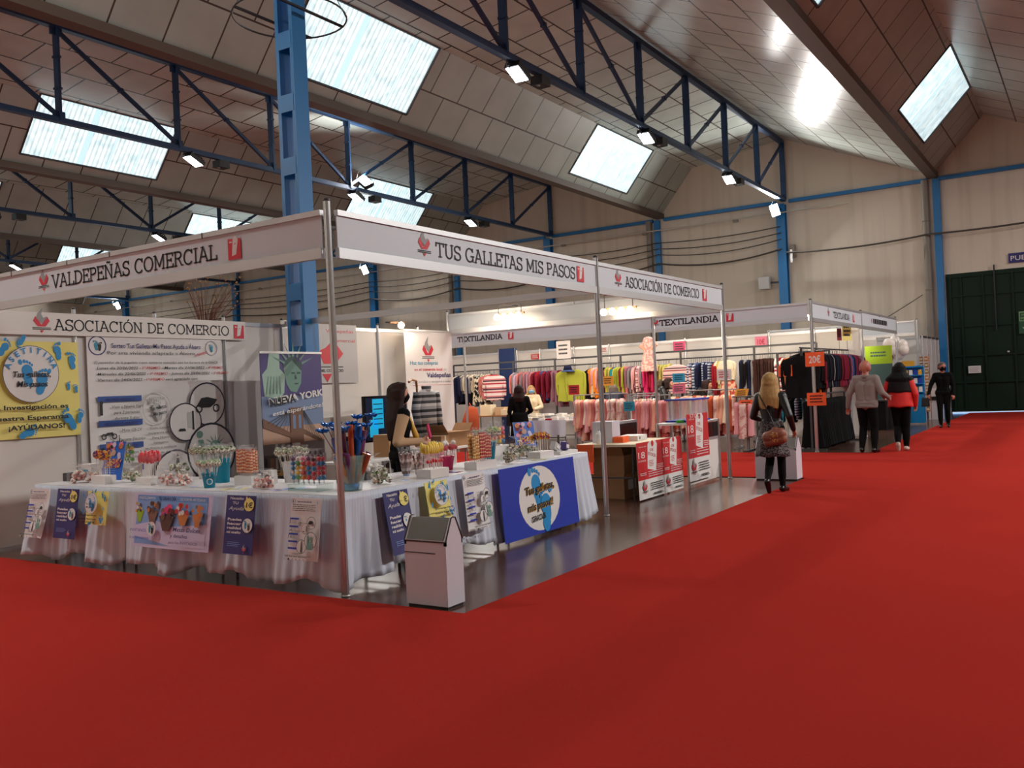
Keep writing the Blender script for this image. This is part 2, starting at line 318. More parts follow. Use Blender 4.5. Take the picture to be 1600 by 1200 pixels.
    def sheet(s,name,label,cat,m,t=.004,group=None,nx=1,ny=1):
        b=MB(); rows=[[s.P(i/nx,j/ny,0) for i in range(nx+1)] for j in range(ny+1)]
        b.grid(rows,m,smooth=nx>1 or ny>1)
        back=[[s.P(i/nx,j/ny,-t) for i in range(nx+1)] for j in range(ny+1)]; b.grid(back,m,smooth=nx>1 or ny>1)
        e=lambda L1,L2:b.grid([L1,L2],m,False)
        e(rows[0],back[0]); e(rows[-1],back[-1]); e([r[0] for r in rows],[r[0] for r in back]); e([r[-1] for r in rows],[r[-1] for r in back])
        o=b.build(name); tag(o,label,cat,group)
        for k,mb in s.p.items(): mb.build(k.split('#')[0],o)
        return o
    def attach(s,parent):
        for k,mb in s.p.items(): mb.build(k.split('#')[0],parent)
# ---------------- the hall
XE=36.0; XS=-9.0; YR=-13.0
VAL=[4.71,15.37,26.03,36.69,47.35,58.0]; RID=[v+5.36 for v in VAL[:-1]]
SKX=[(.9,5.4),(14.25,18.75),(27.55,32.15)]
def plane(name,pts,m,uv,smooth=False):
    b=MB(); b.add(pts,[list(range(len(pts)))],m); o=b.build(name); l=o.data.uv_layers.new(name='UVMap')
    for i,c in enumerate(uv): l.data[i].uv=c
    return struct(o)
b=MB(); b.add([(XS,YR,0),(XE,YR,0),(XE,58,0),(XS,58,0)],[(0,1,2,3)],'concrete'); struct(b.build('floor'))
def ceilstrip(x0,x1,y0,z0,y1,z1,m):
    L=math.hypot(y1-y0,z1-z0)
    plane('ceiling',[(x0,y0,z0),(x1,y0,z0),(x1,y1,z1),(x0,y1,z1)],m,[(x0+.3,0),(x1+.3,0),(x1+.3,L),(x0+.3,L)])
nw=[0]
def skylight(x0,x1,ya,za,yb,zb):
    """corrugated translucent panel from the knee (ya,za) down to (yb,zb)"""
    nw[0]+=1; d=V((0,yb-ya,zb-za)).normalized(); nn=d.cross(V((1,0,0))).normalized()
    if nn.z<0: nn=-nn
    b=MB(); top=[];bot=[]; n=int((x1-x0)/.15)*6
    for i in range(n+1):
        x=x0+(x1-x0)*i/n; q=.018*math.sin(2*PI*i/6)+.03
        top.append(V((x,ya,za))+nn*q); bot.append(V((x,yb,zb))+nn*q)
    b.grid([top,bot],'skylight'); o=struct(b.build('window_%d'%nw[0]))
    f=MB()
    for x in (x0,x1): f.bar((x,ya,za),(x,yb,zb),.05,.05,'darkgrey')
    f.bar((x0,ya,za),(x1,ya,za),.05,.05,'darkgrey'); f.bar((x0,yb,zb),(x1,yb,zb),.05,.05,'darkgrey'); f.build('window_frame',o)
    l=MB(); w=x1-x0
    for k,wd in ((.2,.05),(.40,.2),(.6,.05),(.8,.05)):
        x=x0+w*k; l.add([V((a,y,z))+nn*.005 for a,y,z in((x-wd/2,ya,za),(x+wd/2,ya,za),(x+wd/2,yb,zb),(x-wd/2,yb,zb))],[(0,1,2,3)],'skylap')
    l.build('sheet_overlap',o)
def steep(v,yk,zk,zv,skys):
    t=(zk-9.0)/(zk-zv); ym,zm=yk+(v-yk)*t,9.0; Ls=math.hypot(v-yk,zk-zv); Lm=Ls*t
    xs=[XS]+[x for a in skys for x in a]+[XE]
    for i in range(0,len(xs),2):
        plane('ceiling',[(xs[i],v,zv),(xs[i+1],v,zv),(xs[i+1],yk,zk),(xs[i],yk,zk)],'ceil_b',[(xs[i],-.02),(xs[i+1],-.02),(xs[i+1],Ls-.02),(xs[i],Ls-.02)])
    for a,c in skys:
        plane('ceiling',[(a,v,zv),(c,v,zv),(c,ym,zm),(a,ym,zm)],'ceil_b',[(a,0),(c,0),(c,Ls-Lm),(a,Ls-Lm)])
        skylight(a,c,yk,zk,ym,zm)
ZV=8.68
for i,v in enumerate(VAL[:-1]):
    ceilstrip(XS,XE,v,ZV,v+5.36,11.0,'ceil_a'); ceilstrip(XS,XE,v+5.36,11.0,v+9.19,10.48,'ceil_a'); steep(v+10.66,v+9.19,10.48,ZV,SKX)
steep(4.71,3.0,10.53,ZV,SKX); ceilstrip(XS,XE,-1.3,8.62,3.0,10.53,'ceil_a'); ceilstrip(XS,XE,-6.66,10.95,-1.3,8.62,'ceil_a'); ceilstrip(XS,XE,YR,9,-6.66,10.95,'ceil_a')
prof=[(YR,9),(-6.66,10.95),(-1.3,8.62),(3.0,10.53)]
for v in VAL: prof+=[(v,ZV)]+([(v+5.36,11.0),(v+9.19,10.48)] if v<58 else [])
for nm,x,s in(('wall_back',XE,1),('wall_rear',XS,-1)):
    b=MB(); pts=[(x,YR,0),(x,58,0)]+[(x,y,z) for y,z in prof[::-1]]; pts2=[(p[0]+s*.25,p[1],p[2]) for p in pts]; n=len(pts)
    if s>0:  # the opening of the green gate
        b.add([(x,YR,0),(x,YR,9),(x,-6.66,10.95),(x,-1.3,8.62),(x,-1.3,0)],[(0,1,2,3,4)],'wall')
        b.add([(x,-1.3,5.0),(x,-1.3,8.62),(x,3,10.53),(x,4.42,9.0),(x,4.42,5.0)],[(0,1,2,3,4)],'wall')
        b.add([(x,4.42,0),(x,4.42,9.0)]+[(x,y,z) for y,z in prof[4:]]+[(x,58,0)],[list(range(2+len(prof)-4+1))],'wall')
    else: b.add(pts,[list(range(n))],'wall')
    struct(b.build(nm))
b=MB(); b.add([(XS,YR,0),(XE,YR,0),(XE,YR,9),(XS,YR,9)],[(0,1,2,3)],'wall'); struct(b.build('wall_right'))
b=MB(); b.add([(XS,58,0),(XE,58,0),(XE,58,ZV),(XS,58,ZV)],[(0,1,2,3)],'wall'); struct(b.build('wall_left'))
nt=[0]
def trim(b):
    nt[0]+=1; return struct(b.build('trim_%d'%nt[0]))
for v in VAL[:-1]:
    b=MB(); b.box(((XS+XE)/2,v,ZV-.03),(XE-XS-.05,.34,.2),'gutter'); trim(b)
b=MB(); b.box(((XS+XE)/2,-1.3,8.55),(XE-XS-.05,.34,.2),'gutter'); trim(b)
for y0,y1 in ((-1,4.5),(4.9,9.9),(10.4,15.2),(15.7,20.7),(21.1,25.9),(26.3,31.3),(31.7,42),(42.6,57)):
    b=MB(); b.box((XE-.08,(y0+y1)/2,8.5),(.14,y1-y0,.13),'steelblue'); trim(b)
# gate in the back wall
g=struct(thing('door_1',None,None,(XE,2,0)))
b=MB(); b.bb((XE-.02,-1.32,.05),(XE+.06,4.44,5.02),'door'); b.build('door_leaf',g)
b=MB()
for y in (-.5,.45,1.4,2.33,3.25,3.95,4.3): b.box((XE-.05,y,2.5),(.06,.06,4.9),'door')
for z in (.12,1.1,2.05,3.1,4.2,4.9): b.box((XE-.05,1.56,z),(.05,5.6,.06),'door')
b.build('door_frame',g)
b=MB(); b.tube([(XE-.1,2.33+.55,2.9),(XE-.1,2.33+.55,5.2)],.025,'black'); b.build('door_bolt',g)
b=MB(); b.lathe([(0,0),(.05,.01),(.04,.03),(0,.04)],(XE-.09,2.55,2.12),'alu',10,ax=(-1,0,0)); b.build('door_handle',g)
b=MB(); b.add([(XE,-3,-.02),(44,-3,-.02),(44,6,-.02),(XE,6,-.02)],[(0,1,2,3)],'concrete'); b.add([(XE+1.2,-3,0),(XE+1.2,6,0),(XE+1.2,6,2),(XE+1.2,-3,2)],[(0,1,2,3)],'sky_gap'); o=b.build('window_99'); struct(o)  # ground outside and an added glowing plane for daylight under the gate
mat('signgreen',(20,72,48),.5); mat('signpale',(150,190,130),.5)
s=Board((XE-.1,2.2,2.72),(0,-1,0),(-1,0,0),.48,.78)
s.rect('lettering',.05,.55,.95,.97,'signpale'); s.rect('lettering',.09,.58,.91,.94,'signgreen'); s.text('lettering','SALIDA DE',.5,.8,.09,'signpale',w=.6); s.text('lettering','EMERGENCIA',.5,.64,.09,'signpale',w=.7)
s.poly('lettering',[(.42,.45),(.58,.45),(.58,.28),(.78,.28),(.5,.04),(.22,.28),(.42,.28)],'signpale')
s.sheet('exit_sign','green emergency exit sign with down arrow high on the green gate','sign','signgreen')
s=Board((XE-.06,2.42,5.2),(0,-1,0),(-1,0,0),1.5,.34); s.text('lettering','PUERTA 1',.42,.25,.5,'white',w=.75); s.sheet('gate_sign','blue sign reading PUERTA on wall above the green gate','sign','navy')
for y,z,l in ((3.83,1.42,'small white paper notice on left leaf of green gate'),(1.95,1.3,'small white paper notice on green gate below the exit arrow')):
    s=Board((XE-.11,y,z),(0,-1,0),(-1,0,0),.4,.26); s.lines('print',.1,.9,.2,.75,4,.06,'grey'); s.sheet('paper_notice',l,'notice','paper')
# roof trusses
PX=[9.1+3.36*i for i in range(9)]; PX[-1]=35.85
def truss(y,where,xs=PX,ztop=10.85,zb=8.55):
    t=thing('roof_truss','shade-toned blue steel roof truss '+where,'truss',(xs[0],y,zb)); n=len(xs)
    b=MB(); b.bar((xs[0],y,ztop),(xs[-1],y,ztop),.18,.14,'truss'); b.build('top_chord',t)
    b=MB(); b.bar((xs[0],y,zb),(xs[-1],y,zb),.16,.13,'truss'); b.build('bottom_chord',t)
    for i,x in enumerate(xs):
        b=MB()
        for s in(-.05,.05): b.bar((x,y+s,zb),(x,y+s,ztop),.06,.1,'truss',up=(0,1,0))
        for k in(1,2): b.box((x,y,zb+(ztop-zb)*k/3),(.13,.19,.05),'truss')
        b.box((x,y,zb+.1),(.3,.05,.24),'truss'); b.box((x,y,ztop-.12),(.3,.05,.26),'truss'); b.build('post',t)
    h=(n-1)//2
    for i in range(n-1):
        b=MB(); p,q=((xs[i],y,ztop-.1),(xs[i+1],y,zb+.1)) if i<h else ((xs[i],y,zb+.1),(xs[i+1],y,ztop-.1))
        b.bar(p,q,.08,.09,'truss'); m=(V(p)+V(q))/2; b.box(m,(.1,.12,.1),'truss'); b.build('diagonal',t)
    return t
WHERE=['nearest the ceiling top, right of the lattice column','running behind the lattice column above the booth','second row beyond the lattice column at left','third row, low at the left edge','farthest row, hidden behind the booth fascia']
for y,w in zip(RID,WHERE): truss(y,w)
for y,w in zip(RID[:3],('overhead near the camera on the right','overhead at the upper left corner','crossing the left edge behind the overhead one')):
    truss(y,'near '+w,[9.1-3.36*i for i in range(6)][::-1])
# lattice column carrying the first ridge
t=thing('lattice_column','tall blue lattice steel column rising beside the striped banner','column',(9.81,10.07,0))
for y in(9.93,10.23):
    b=MB(); b.bb((9.66,y-.035,0),(9.94,y+.035,8.5),'steelblue'); b.build('channel',t)
b=MB(); z=.35
while z<8.5:
    for x in(9.665,9.935): b.box((x,10.08,z),(.02,.3,.26),'steelblue')
    z+=.95
b.build('batten_plates',t)
# hoop round the column
t=thing('ceiling_hoop','thin black metal hoop hanging around the lattice column top','hoop',(9.8,10.07,7.4))
b=MB(); b.tube([(9.8+.85*math.cos(2*PI*i/40),10.07+.85*math.sin(2*PI*i/40),7.4) for i in range(41)],.014,'black',6); b.build('ring',t)
for k in(-.35,.35):
    b=MB(); L=math.sqrt(.85**2-k*k); b.bar((9.8-L,10.07+k,7.4),(9.8+L,10.07+k,7.4),.04,.03,'black'); b.build('cross_bar',t)
for a in(.8,2.4,3.9,5.5):
    b=MB(); b.tube([(9.8+.85*math.cos(a),10.07+.85*math.sin(a),7.4),(9.8+.3*math.cos(a),10.07+.3*math.sin(a),8.6)],.006,'black',5); b.build('wire',t)
# wall columns, pipes
for i,y in enumerate((10.2,20.9,31.6,42.3,53)):
    t=thing('wall_column','blue steel wall column '+['under the glaring lamp right of the booths','seen above the booth end fascia near its middle','under a glaring lamp, framed by the front booth opening','seen left of the lattice column over the booth wall','at the far left behind the booth wall'][i],'column',(XE-.15,y,0))
    b=MB(); b.bb((XE-.3,y-.17,0),(XE-.27,y+.17,8.4),'steelblue'); b.bb((XE-.02,y-.17,0),(XE,y+.17,8.4),'steelblue'); b.bb((XE-.27,y-.03,0),(XE-.02,y+.03,8.4),'steelblue'); b.build('shaft',t)
    b=MB(); b.bb((XE-.32,y-.19,3.02),(XE-.02,y+.19,3.22),'lightgrey'); b.build('band',t)
for i,y in enumerate((4.6,15.5,26.2)):
    t=thing('wall_column','slim blue wall column beside '+['the green gate and grey drainpipe','a grey drainpipe at centre of back wall','a grey drainpipe behind the booth opening'][i],'column',(XE-.1,y,0))
    b=MB(); b.bb((XE-.2,y-.12,0),(XE-.02,y+.12,8.5),'steelblue'); b.build('shaft',t)
    t=thing('drain_pipe','grey round drainpipe down the wall '+['left of the green gate','at centre of the back wall','behind the booth opening'][i],'pipe',(XE-.15,y+.38,0))
    b=MB(); b.tube([(XE-.15,y+.38,0),(XE-.15,y+.38,8.5)],.12,'pipe',12); b.build('pipe',t)
    b=MB()
    for z in(2,4.5,7): b.lathe([(.12,0),(.135,0),(.135,.05),(.12,.05)],(XE-.15,y+.38,z),'pipe',12)
    b.build('collar',t)
# cables and conduit on the back wall
def sag(y0,y1,z0,z1,d,n=12): return [(XE-.12,y0+(y1-y0)*i/n,z0+(z1-z0)*i/n-d*4*(i/n)*(1-i/n)) for i in range(n+1)]
t=thing('wall_conduit','pale pipe running high along the back wall under the blue rail','conduit',(XE-.1,30,7.95))
b=MB(); b.tube([(XE-.34,7.6,8.05),(XE-.34,57,7.95)],.03,'conduit',6); b.build('pipe',t)
b=MB()
for y in range(12,57,4): b.box((XE-.32,y,7.97),(.1,.22,.1),'pipe')
b.build('clamps',t)
for i,z in enumerate((7.5,7.25,7.0,6.62)):
    ps=[]
    for y0,y1 in((10.2,15.4),(15.4,20.8),(20.8,26),(26,31.6),(31.6,42.3),(42.3,57)): ps+=sag(y0,y1,z,z,.1+.06*i)
    b=MB(); b.tube([(XE-.36,p[1],p[2]) for p in ps],.022 if i<3 else .035,'cable',5); tag(b.build('wall_cable'),['uppermost','second from top','third from top','lowest and thickest'][i]+' dark cable strung along back wall left of lamp','cable')
b=MB(); b.tube([(XE-.36,p[1],p[2]) for p in sag(10.0,4.9,6.45,6.5,.12)+sag(4.9,-1,6.5,6.7,.1)],.035,'cable',5); tag(b.build('wall_cable'),'dark cable sagging from the lamp column over the green gate','cable')
b=MB(); b.tube([(XE-.2,p[1],p[2]) for p in sag(9.5,5.2,2.3,4.35,.15)],.015,'cable',5); tag(b.build('wall_cable'),'thin wire rising from the rear stand to the drainpipe','cable')
t=thing('junction_box','grey electrical bracket beside the blue column under the lamp','junction box',(XE-.1,9.85,6.4)); b=MB(); b.box((XE-.16,9.8,6.5),(.2,.16,.5),'pipe'); b.build('box',t); b=MB(); b.box((XE-.3,9.83,6.3),(.06,.1,.5),'alu'); b.build('bracket',t)
t=thing('wall_speaker','small grey box speaker on back wall left of blue column','speaker',(XE-.2,10.9,5)); b=MB(); b.box((XE-.25,10.95,5.35),(.3,.42,.48),'lightgrey'); b.build('cabinet',t); b=MB(); b.box((XE-.15,10.6,5.35),(.06,.4,.06),'darkgrey'); b.build('bracket',t)
# floodlights
def flood(loc,label,ax=(-.42,.05,-.9),power=FLOOD_W,group=None,light=True,sz=1,spread=155,arm=None):
    t=thing('floodlight',label,'floodlight',loc,group); q=V((0,0,-1)).rotation_difference(V(ax).normalized()).to_matrix(); L=V(loc); k=sz
    b=MB(); b.box(L-V(ax)*.03,(.5*k,.36*k,.12),'black',rot=q)
    for i in range(6): b.box(L-V(ax)*.11+q@V((-.2+.08*i,0,0)),(.02,.3,.07),'black',rot=q)
    b.build('housing',t)
    b=MB(); b.box(L+V(ax)*.035,(.44*k,.31*k,.012),'lens',rot=q); b.build('lens',t)
    b=MB(); b.tube([L+V((-.3,0,0)),L+V((-.3,0,.12)),L+V((0,0,.22)),L+V((.3,0,.12)),L+V((.3,0,0))],.016,'black',6)
    b.tube([L+V((-.3,.0,.1)),L+V((-.45,0,.0)),L+V((-.38,0,.2)),L+V((-.3,0,.3))],.012,'black',5); b.build('bracket',t)
    if arm: b=MB(); b.bar(loc,arm,.05,.05,'black'); b.build('wall_arm',t)
    if light:
        ld=bpy.data.lights.new('flood','AREA'); ld.shape='RECTANGLE'; ld.size=.42; ld.size_y=.28; ld.energy=power; ld.color=(1,.97,.92); ld.spread=R(spread)
        lo=bpy.data.objects.new('flood_light',ld); COL.objects.link(lo); lo.parent=t; lo.location=V(ax)*.06; lo.rotation_euler=V((0,0,-1)).rotation_difference(V(ax).normalized()).to_euler()
    return t
def ballast(loc,label,group=None):
    t=thing('ballast_box',label,'control box',loc,group); b=MB(); b.box(loc,(.36,.3,.2),'black'); b.build('case',t)
    b=MB(); b.box((loc[0]-.1,loc[1],loc[2]-.11),(.08,.06,.02),'grey'); b.build('gland',t)
names=['first truss right of the lattice column','truss passing behind the lattice column','second truss beyond the lattice column','third truss beyond the lattice column','farthest truss']
pos=['nearest lit','middle lit','farthest lit']
for i,y in enumerate(RID):
    for j,x in enumerate((16.3,22.85,29.5)):
        flood((x,y,8.3),f'{pos[j]} downward floodlight under {names[i]}')
        ballast((x+.95,y,8.36),f'black box hung beside the {pos[j]} floodlight of {names[i]}')
    for x in(2.6,-4.1): flood((x,y,8.3),'floodlight under the overhead near bay of '+names[i]+(' closest' if x>0 else ' behind'))
    if i in(0,2,4): flood((XE-.75,y+.2,8.1),'glaring floodlight on the wall at end of '+names[i],ax=(-.93,-.24,-.28),power=480,sz=1.0,spread=180,arm=(XE-.305,y+.1,8.2))
for x in(9.3,16,22.7,29.4): flood((x,-6.6,8.5),'floodlight under the roof right of the aisle',ax=(-.1,.5,-.86),power=FLOOD_W*1.9,group='aisle floodlights')
flood((23.2,20.6,8.85),'tilted floodlight shining up from truss behind lattice column',ax=(-.62,-.45,.64),power=260,spread=180)
for y,w in zip(RID[:4],('first','second','third','fourth')): flood((1.4,y,8.85),f'added unseen uplight on the near bay of the {w} truss',ax=(.45,-.2,.87),power=800,spread=180)  # unseen uplights added to brighten the ceiling with neutral light
# carpet
b=MB(); xs=[-2.5,5.19,14.22,18.95,XE-.02]; ys=[-2.2,3.86,4.85,30.]
idx=lambda i,j:j*5+i
vs=[(x,y,.012) for y in ys for x in xs]; fs=[]
for j in range(3):
    for i in range(4):
        if (j==0) or i in(0,2): fs.append((idx(i,j),idx(i+1,j),idx(i+1,j+1),idx(i,j+1)))
b.add(vs,fs,'carpet'); tag(b.build('red_carpet'),'red carpet covering the aisles of the hall','carpet')
# ---------------- the front booth
def post(x,y,h,label,group=None,lean=(0,0),r=.03):
    t=thing('aluminium_post',label,'post',(x,y,0),group); b=MB(); n=16; vs=[]
    for z,k in((0,0),(h,1)):
        for i in range(n):
            a=2*PI*i/n; q=r*(1 if i%2 else .8); vs.append((x+lean[0]*k+q*math.cos(a),y+lean[1]*k+q*math.sin(a),z))
    b.add(vs,[(i,(i+1)%n,n+(i+1)%n,n+i) for i in range(n)],'alu'); b.build('pole',t)
    b=MB(); b.lathe([(r*.9,0),(r*.9,.02),(.01,.03)],(x+lean[0],y+lean[1],h),'darkgrey',8); b.lathe([(r*1.25,0),(r*1.25,.012),(r,.014)],(x,y,.001),'alumatte',10); b.build('end_cap',t); return t
P1=post(5.3,5.1,3.16,'shiny front corner post of the booth beside the tablecloth corner',lean=(-.03,.0))
post(9.82,5.07,3.15,'shiny post in the booth side between tablecloth end and folding table')
post(14.12,5.03,3.13,'shiny far corner post of the front booth near white pedestal')
def fascia(p,q,label,n,z0=2.71,z1=3.10,joints=(),deco=None,back=False):
    """board hung between two posts; n = outward normal"""
    p,q,n=V((*p,0)),V((*q,0)),V((*n,0)); u=(q-p).normalized(); L=(q-p).length
    t=thing('fascia_board',label,'fascia board',(p.x,p.y,0)); m=(p+q)/2
    def slabx(z0,z1,th,mt,name,off=0):
        b=MB(); b.bar(m-u*(L/2-.03)+V((0,0,(z0+z1)/2))+n*off,m+u*(L/2-.03)+V((0,0,(z0+z1)/2))+n*off,th,z1-z0,mt); return b.build(name,t)
    slabx(z0+.07,z1-.04,.012,'fasciapanel','panel'); slabx(z1-.045,z1,.045,'alumatte','top_rail'); slabx(z0,z0+.085,.045,'alumatte','bottom_rail')
    if joints:
        b=MB()
        for j in joints: b.bar(p+u*j+V((0,0,z1-.05))+n*.024,p+u*j+V((0,0,z1+.002))+n*.024,.006,.006,'darkgrey')
        b.build('joint_strip',t)
    if deco:
        s=Board(p+V((0,0,z0+.085))+n*.0075,u,n,L,z1-z0-.13); deco(s); s.attach(t)
    return t
def deco(text,x0,x1,logo,tg,L,h=.52,yb=.2):
    def f(s):
        s.rect('lettering',(x0-.35)/L,.0,(tg+.2)/L,1,'panel') if False else None
        s.text('lettering',text,(x0+x1)/2/L,yb,h,'ink',w=(x1-x0)/L,kind='slab'); s.logo('logo',logo/L,.56,.8); s.tagmark('tag_mark',tg/L,.5,.8)
    return f
fascia((5.27,10.6),(5.27,5.13),'left fascia board of the booth lettered VALDEPEÑAS COMERCIAL',(-1,0),joints=(.85,1.9,2.62,4.0),deco=deco('VALDEPEÑAS COMERCIAL',1.6,4.2,1.45,4.43,5.5))
fascia((5.32,5.08),(9.82,5.07),'front fascia board lettered TUS GALLETAS MIS PASOS over the candy table',(0,-1),deco=deco('TUS GALLETAS MIS PASOS',1.32,3.98,1.15,4.1,4.52))
fascia((9.82,5.07),(14.12,5.03),'fascia board lettered ASOCIACIÓN DE COMERCIO over the red stock posters',(0,-1),deco=deco('ASOCIACIÓN DE COMERCIO',.78,3.3,.58,3.52,4.3))
fascia((14.12,5.04),(14.12,10.57),'blank end fascia board at the far side of the front booth',(-1,0),joints=(2.7,))
t=thing('cross_beam','plain silver beam crossing the front booth from middle post to back wall','beam',(9.82,5.1,2.75)); b=MB(); b.bar((9.82,5.1,2.755),(9.82,10.55,2.755),.04,.085,'alumatte'); b.build('rail',t)
b=MB(); b.box((9.82,10.5,2.755),(.07,.08,.1),'alu'); b.build('clamp',t)
BX=[5.28,6.44,7.58,8.72,9.84,10.95,12.06,13.17,14.12]; YB=10.6
WL=['at the far left behind the yellow poster','left of the raffle poster','behind the left half of the raffle poster','behind the right end of the raffle poster','left of the lattice column','behind the lattice column','behind the television','behind the white roll-up banner']
for i in range(8):
    x0,x1=BX[i]+.02,BX[i+1]-.02
    t=thing('partition_panel','white booth back wall panel '+WL[i],'wall panel',((x0+x1)/2,YB,0)); b=MB(); b.bb((x0,YB-.008,.04),(x1,YB+.008,2.7),'panel'); b.build('infill',t)
    b=MB(); b.bb((x0,YB-.02,2.7),(x1,YB+.02,2.76),'alumatte'); b.bb((x0,YB-.02,.0),(x1,YB+.02,.045),'alumatte'); b.build('rail',t)
PL=['at the hidden left rear corner','at right edge of the yellow poster','behind the raffle poster','at right edge of the raffle poster','just left of the lattice column','just right of the lattice column','behind the vendor beside the television','left of the white roll-up banner','at the right rear corner of the booth']
for i,x in enumerate(BX): post(x,YB-.02,2.82 if i<8 else 3.15,'slim back wall post '+PL[i],r=.024)
def art_sorteo(s,big=True):
    n=lambda k:k
    L='print'
    s.ell('emblem',.07,.945,.06,'navy',ring=.12); s.foot('emblem',.06,.945,.065,'teal',.2); s.foot('emblem',.085,.94,.055,'ink',-.1,-1)
    s.ell('emblem',.91,.94,.05,'grey',ring=.1); s.foot('emblem',.91,.94,.055,'teal',.2)
    if not big:
        s.lines(L,.25,.8,.935,.935,1,.014,'navy',2); s.lines(L,.1,.9,.8,.89,4,.009,'ink',3)
    else:
        s.text(L,'Sorteo Tus Galletas Mis Pasos Ayuda a Álvaro',  .49,.935,.024,'navy',w=.66,bold=.014); s.text(L,'Por una vivienda adaptada a Álvaro',.45,.9,.018,'ink',w=.64); s.text('stamp','ATENDIDO',.82,.9,.013,'red',w=.1,rot=.25,bold=.02)
        s.text(L,'El poseedor de la papeleta cuyos números coincidan con los Sorteos de la ONCE:',.5,.852,.013,'ink',w=.92,shear=.2)
        for y,a,p,q,r in((.822,'Lunes día 20/06/2022 - ','5º PREMIO','  - Martes día 21/06/2022 - ','4º PREMIO'),(.791,'Miércoles día 22/06/2022 - ','3º PREMIO',' - Jueves día 23/06/2022 - ','2º PREMIO'),(.76,'Viernes día 24/06/2022 - ','1º PREMIO',' será agraciado con:','')):
            x=.05
            for tx,m,wd in((a,'ink',.0135),(p,'red',.0155),(q,'ink',.0132),(r,'red',.0145)):
                if tx: w=len(tx)*wd; s.text(L,tx,x+w/2,y,.0145,m,w=w*.96,shear=.2,bold=.008); x+=w
    for i,y in enumerate((.665,.54,.42,.3,.19)):
        s.rect('prize_list',.05,y-.012,.35,y+.018,'royal' if not big else 'blueband')
    def icon(x,y,k=1):
        s.rect('prize_list',x,y,x+.02*k,y+.06*k,'ink'); s.ell('prize_list',x+.012*k,y+.065*k,.012*k,'ink')
    icon(.06,.585); 
    for dx in(0,.07): s.ell('prize_list',.08+dx,.475,.018,'ink',ring=.4)
    s.poly('prize_list',[(.08,.475),(.1,.495),(.14,.497),(.15,.475),(.12,.485)],'ink'); s.ell('prize_list',.14,.445,.01,'ink',ring=.4); s.ell('prize_list',.2,.445,.01,'ink',ring=.4); s.rect('prize_list',.14,.445,.2,.449,'ink'); s.rect('prize_list',.178,.445,.183,.48,'ink')
    icon(.06,.36,.8); s.rect('prize_list',.13,.37,.17,.395,'darkgrey')
    T=[('PRIMER PREMIO',.2,.656,'navy',.2),('Viaje a Nueva York',.25,.62,'ink',.22),('para 2 personas',.24,.59,'ink',.18),('durante 5 días',.24,.56,'ink',.17),('SEGUNDO PREMIO',.2,.531,'navy',.22),('Moto 125 CV',.27,.495,'ink',.14),('Patinete Eléctrico',.27,.448,'ink',.18),('TERCER PREMIO',.2,.411,'navy',.2),('Play Station 5',.25,.378,'ink',.16),('y mucho más',.25,.355,'ink',.14)]
    if big:
        for tx,x,y,m,w in T: s.text('prize_list',tx,x,y,.016,m,w=w,shear=.2)
        for i,tx in enumerate(('Visita nuestro','escaparate en la','Plaza Nueva','Valdepeñas','en directo o mediante','a través de:')): s.text(L,tx,.47,.5-.027*i,.012,'ink',w=.011*len(tx))
        s.rect('social_marks',.44,.34,.47,.363,'navy'); s.text('social_marks','f',.457,.342,.016,'white'); s.rect('social_marks',.51,.34,.54,.363,'red'); s.ell('social_marks',.525,.3515,.008,'white',ring=.35)
    else:
        for y in(.6,.48,.36,.25): s.lines('prize_list',.14,.32,y,y+.04,3,.008,'grey',int(y*50))
    # round pictures
    s.ell('emblem',.45,.61,.105,'lightgrey',ring=.04); s.foot('emblem',.45,.6,.15,'lightgrey',.3); s.text('emblem','Tus galletas,',.46,.605,.02,'darkgrey',w=.13,rot=.15,bold=.02); s.text('emblem','Mis pasos',.47,.575,.02,'darkgrey',w=.1,rot=.15,bold=.02); s.text('emblem','ASETITINA',.45,.655,.016,'grey',w=.12)
    for x,y,r in((.84,.62,.148),(.66,.525,.128),(.57,.24,.165),(.86,.345,.2)): s.ell('picture',x,y,r,'paper'); s.ell('picture',x,y,r,'ringink',ring=.07)
    for dx in(-.07,.07): s.ell('picture',.84+dx,.595,.028,'ink',ring=.35)
    s.poly('picture',[(.75,.61),(.79,.655),(.84,.66),(.92,.645),(.9,.62),(.86,.6),(.8,.6)],'ink')
    s.rect('picture',.675,.49,.71,.58,'lightgrey'); s.rect('picture',.71,.48,.725,.585,'ink'); s.poly('picture',[(.6,.475),(.66,.475),(.65,.49),(.61,.49)],'ink')
    s.poly('picture',[(.56,.15),(.61,.15),(.6,.3),(.585,.36),(.57,.3)],'darkgrey')
    s.poly('picture',[(.76,.2),(.96,.2),(.95,.3),(.9,.33),(.85,.33),(.82,.3),(.79,.42),(.75,.42)],'statue'); s.ell('picture',.89,.37,.05,'statue'); s.ell('picture',.765,.45,.025,'statue')
    for i in range(7):
        a=PI*(i+.5)/7; s.poly('picture',[(.89+.05*math.cos(a-.1),.38+.035*math.sin(a-.1)),(.89+.1*math.cos(a),.38+.07*math.sin(a)),(.89+.05*math.cos(a+.1),.38+.035*math.sin(a+.1))],'statue')
    if not big:
        s.rect('print',.06,.09,.94,.1,'grey'); s.lines('print',.08,.9,.075,.075,1,.01,'ink',5)
        for i in range(7): s.rect('print',.07+.125*i,.02,.12+.125*i,.055,'ink' if i==1 else 'lightgrey')
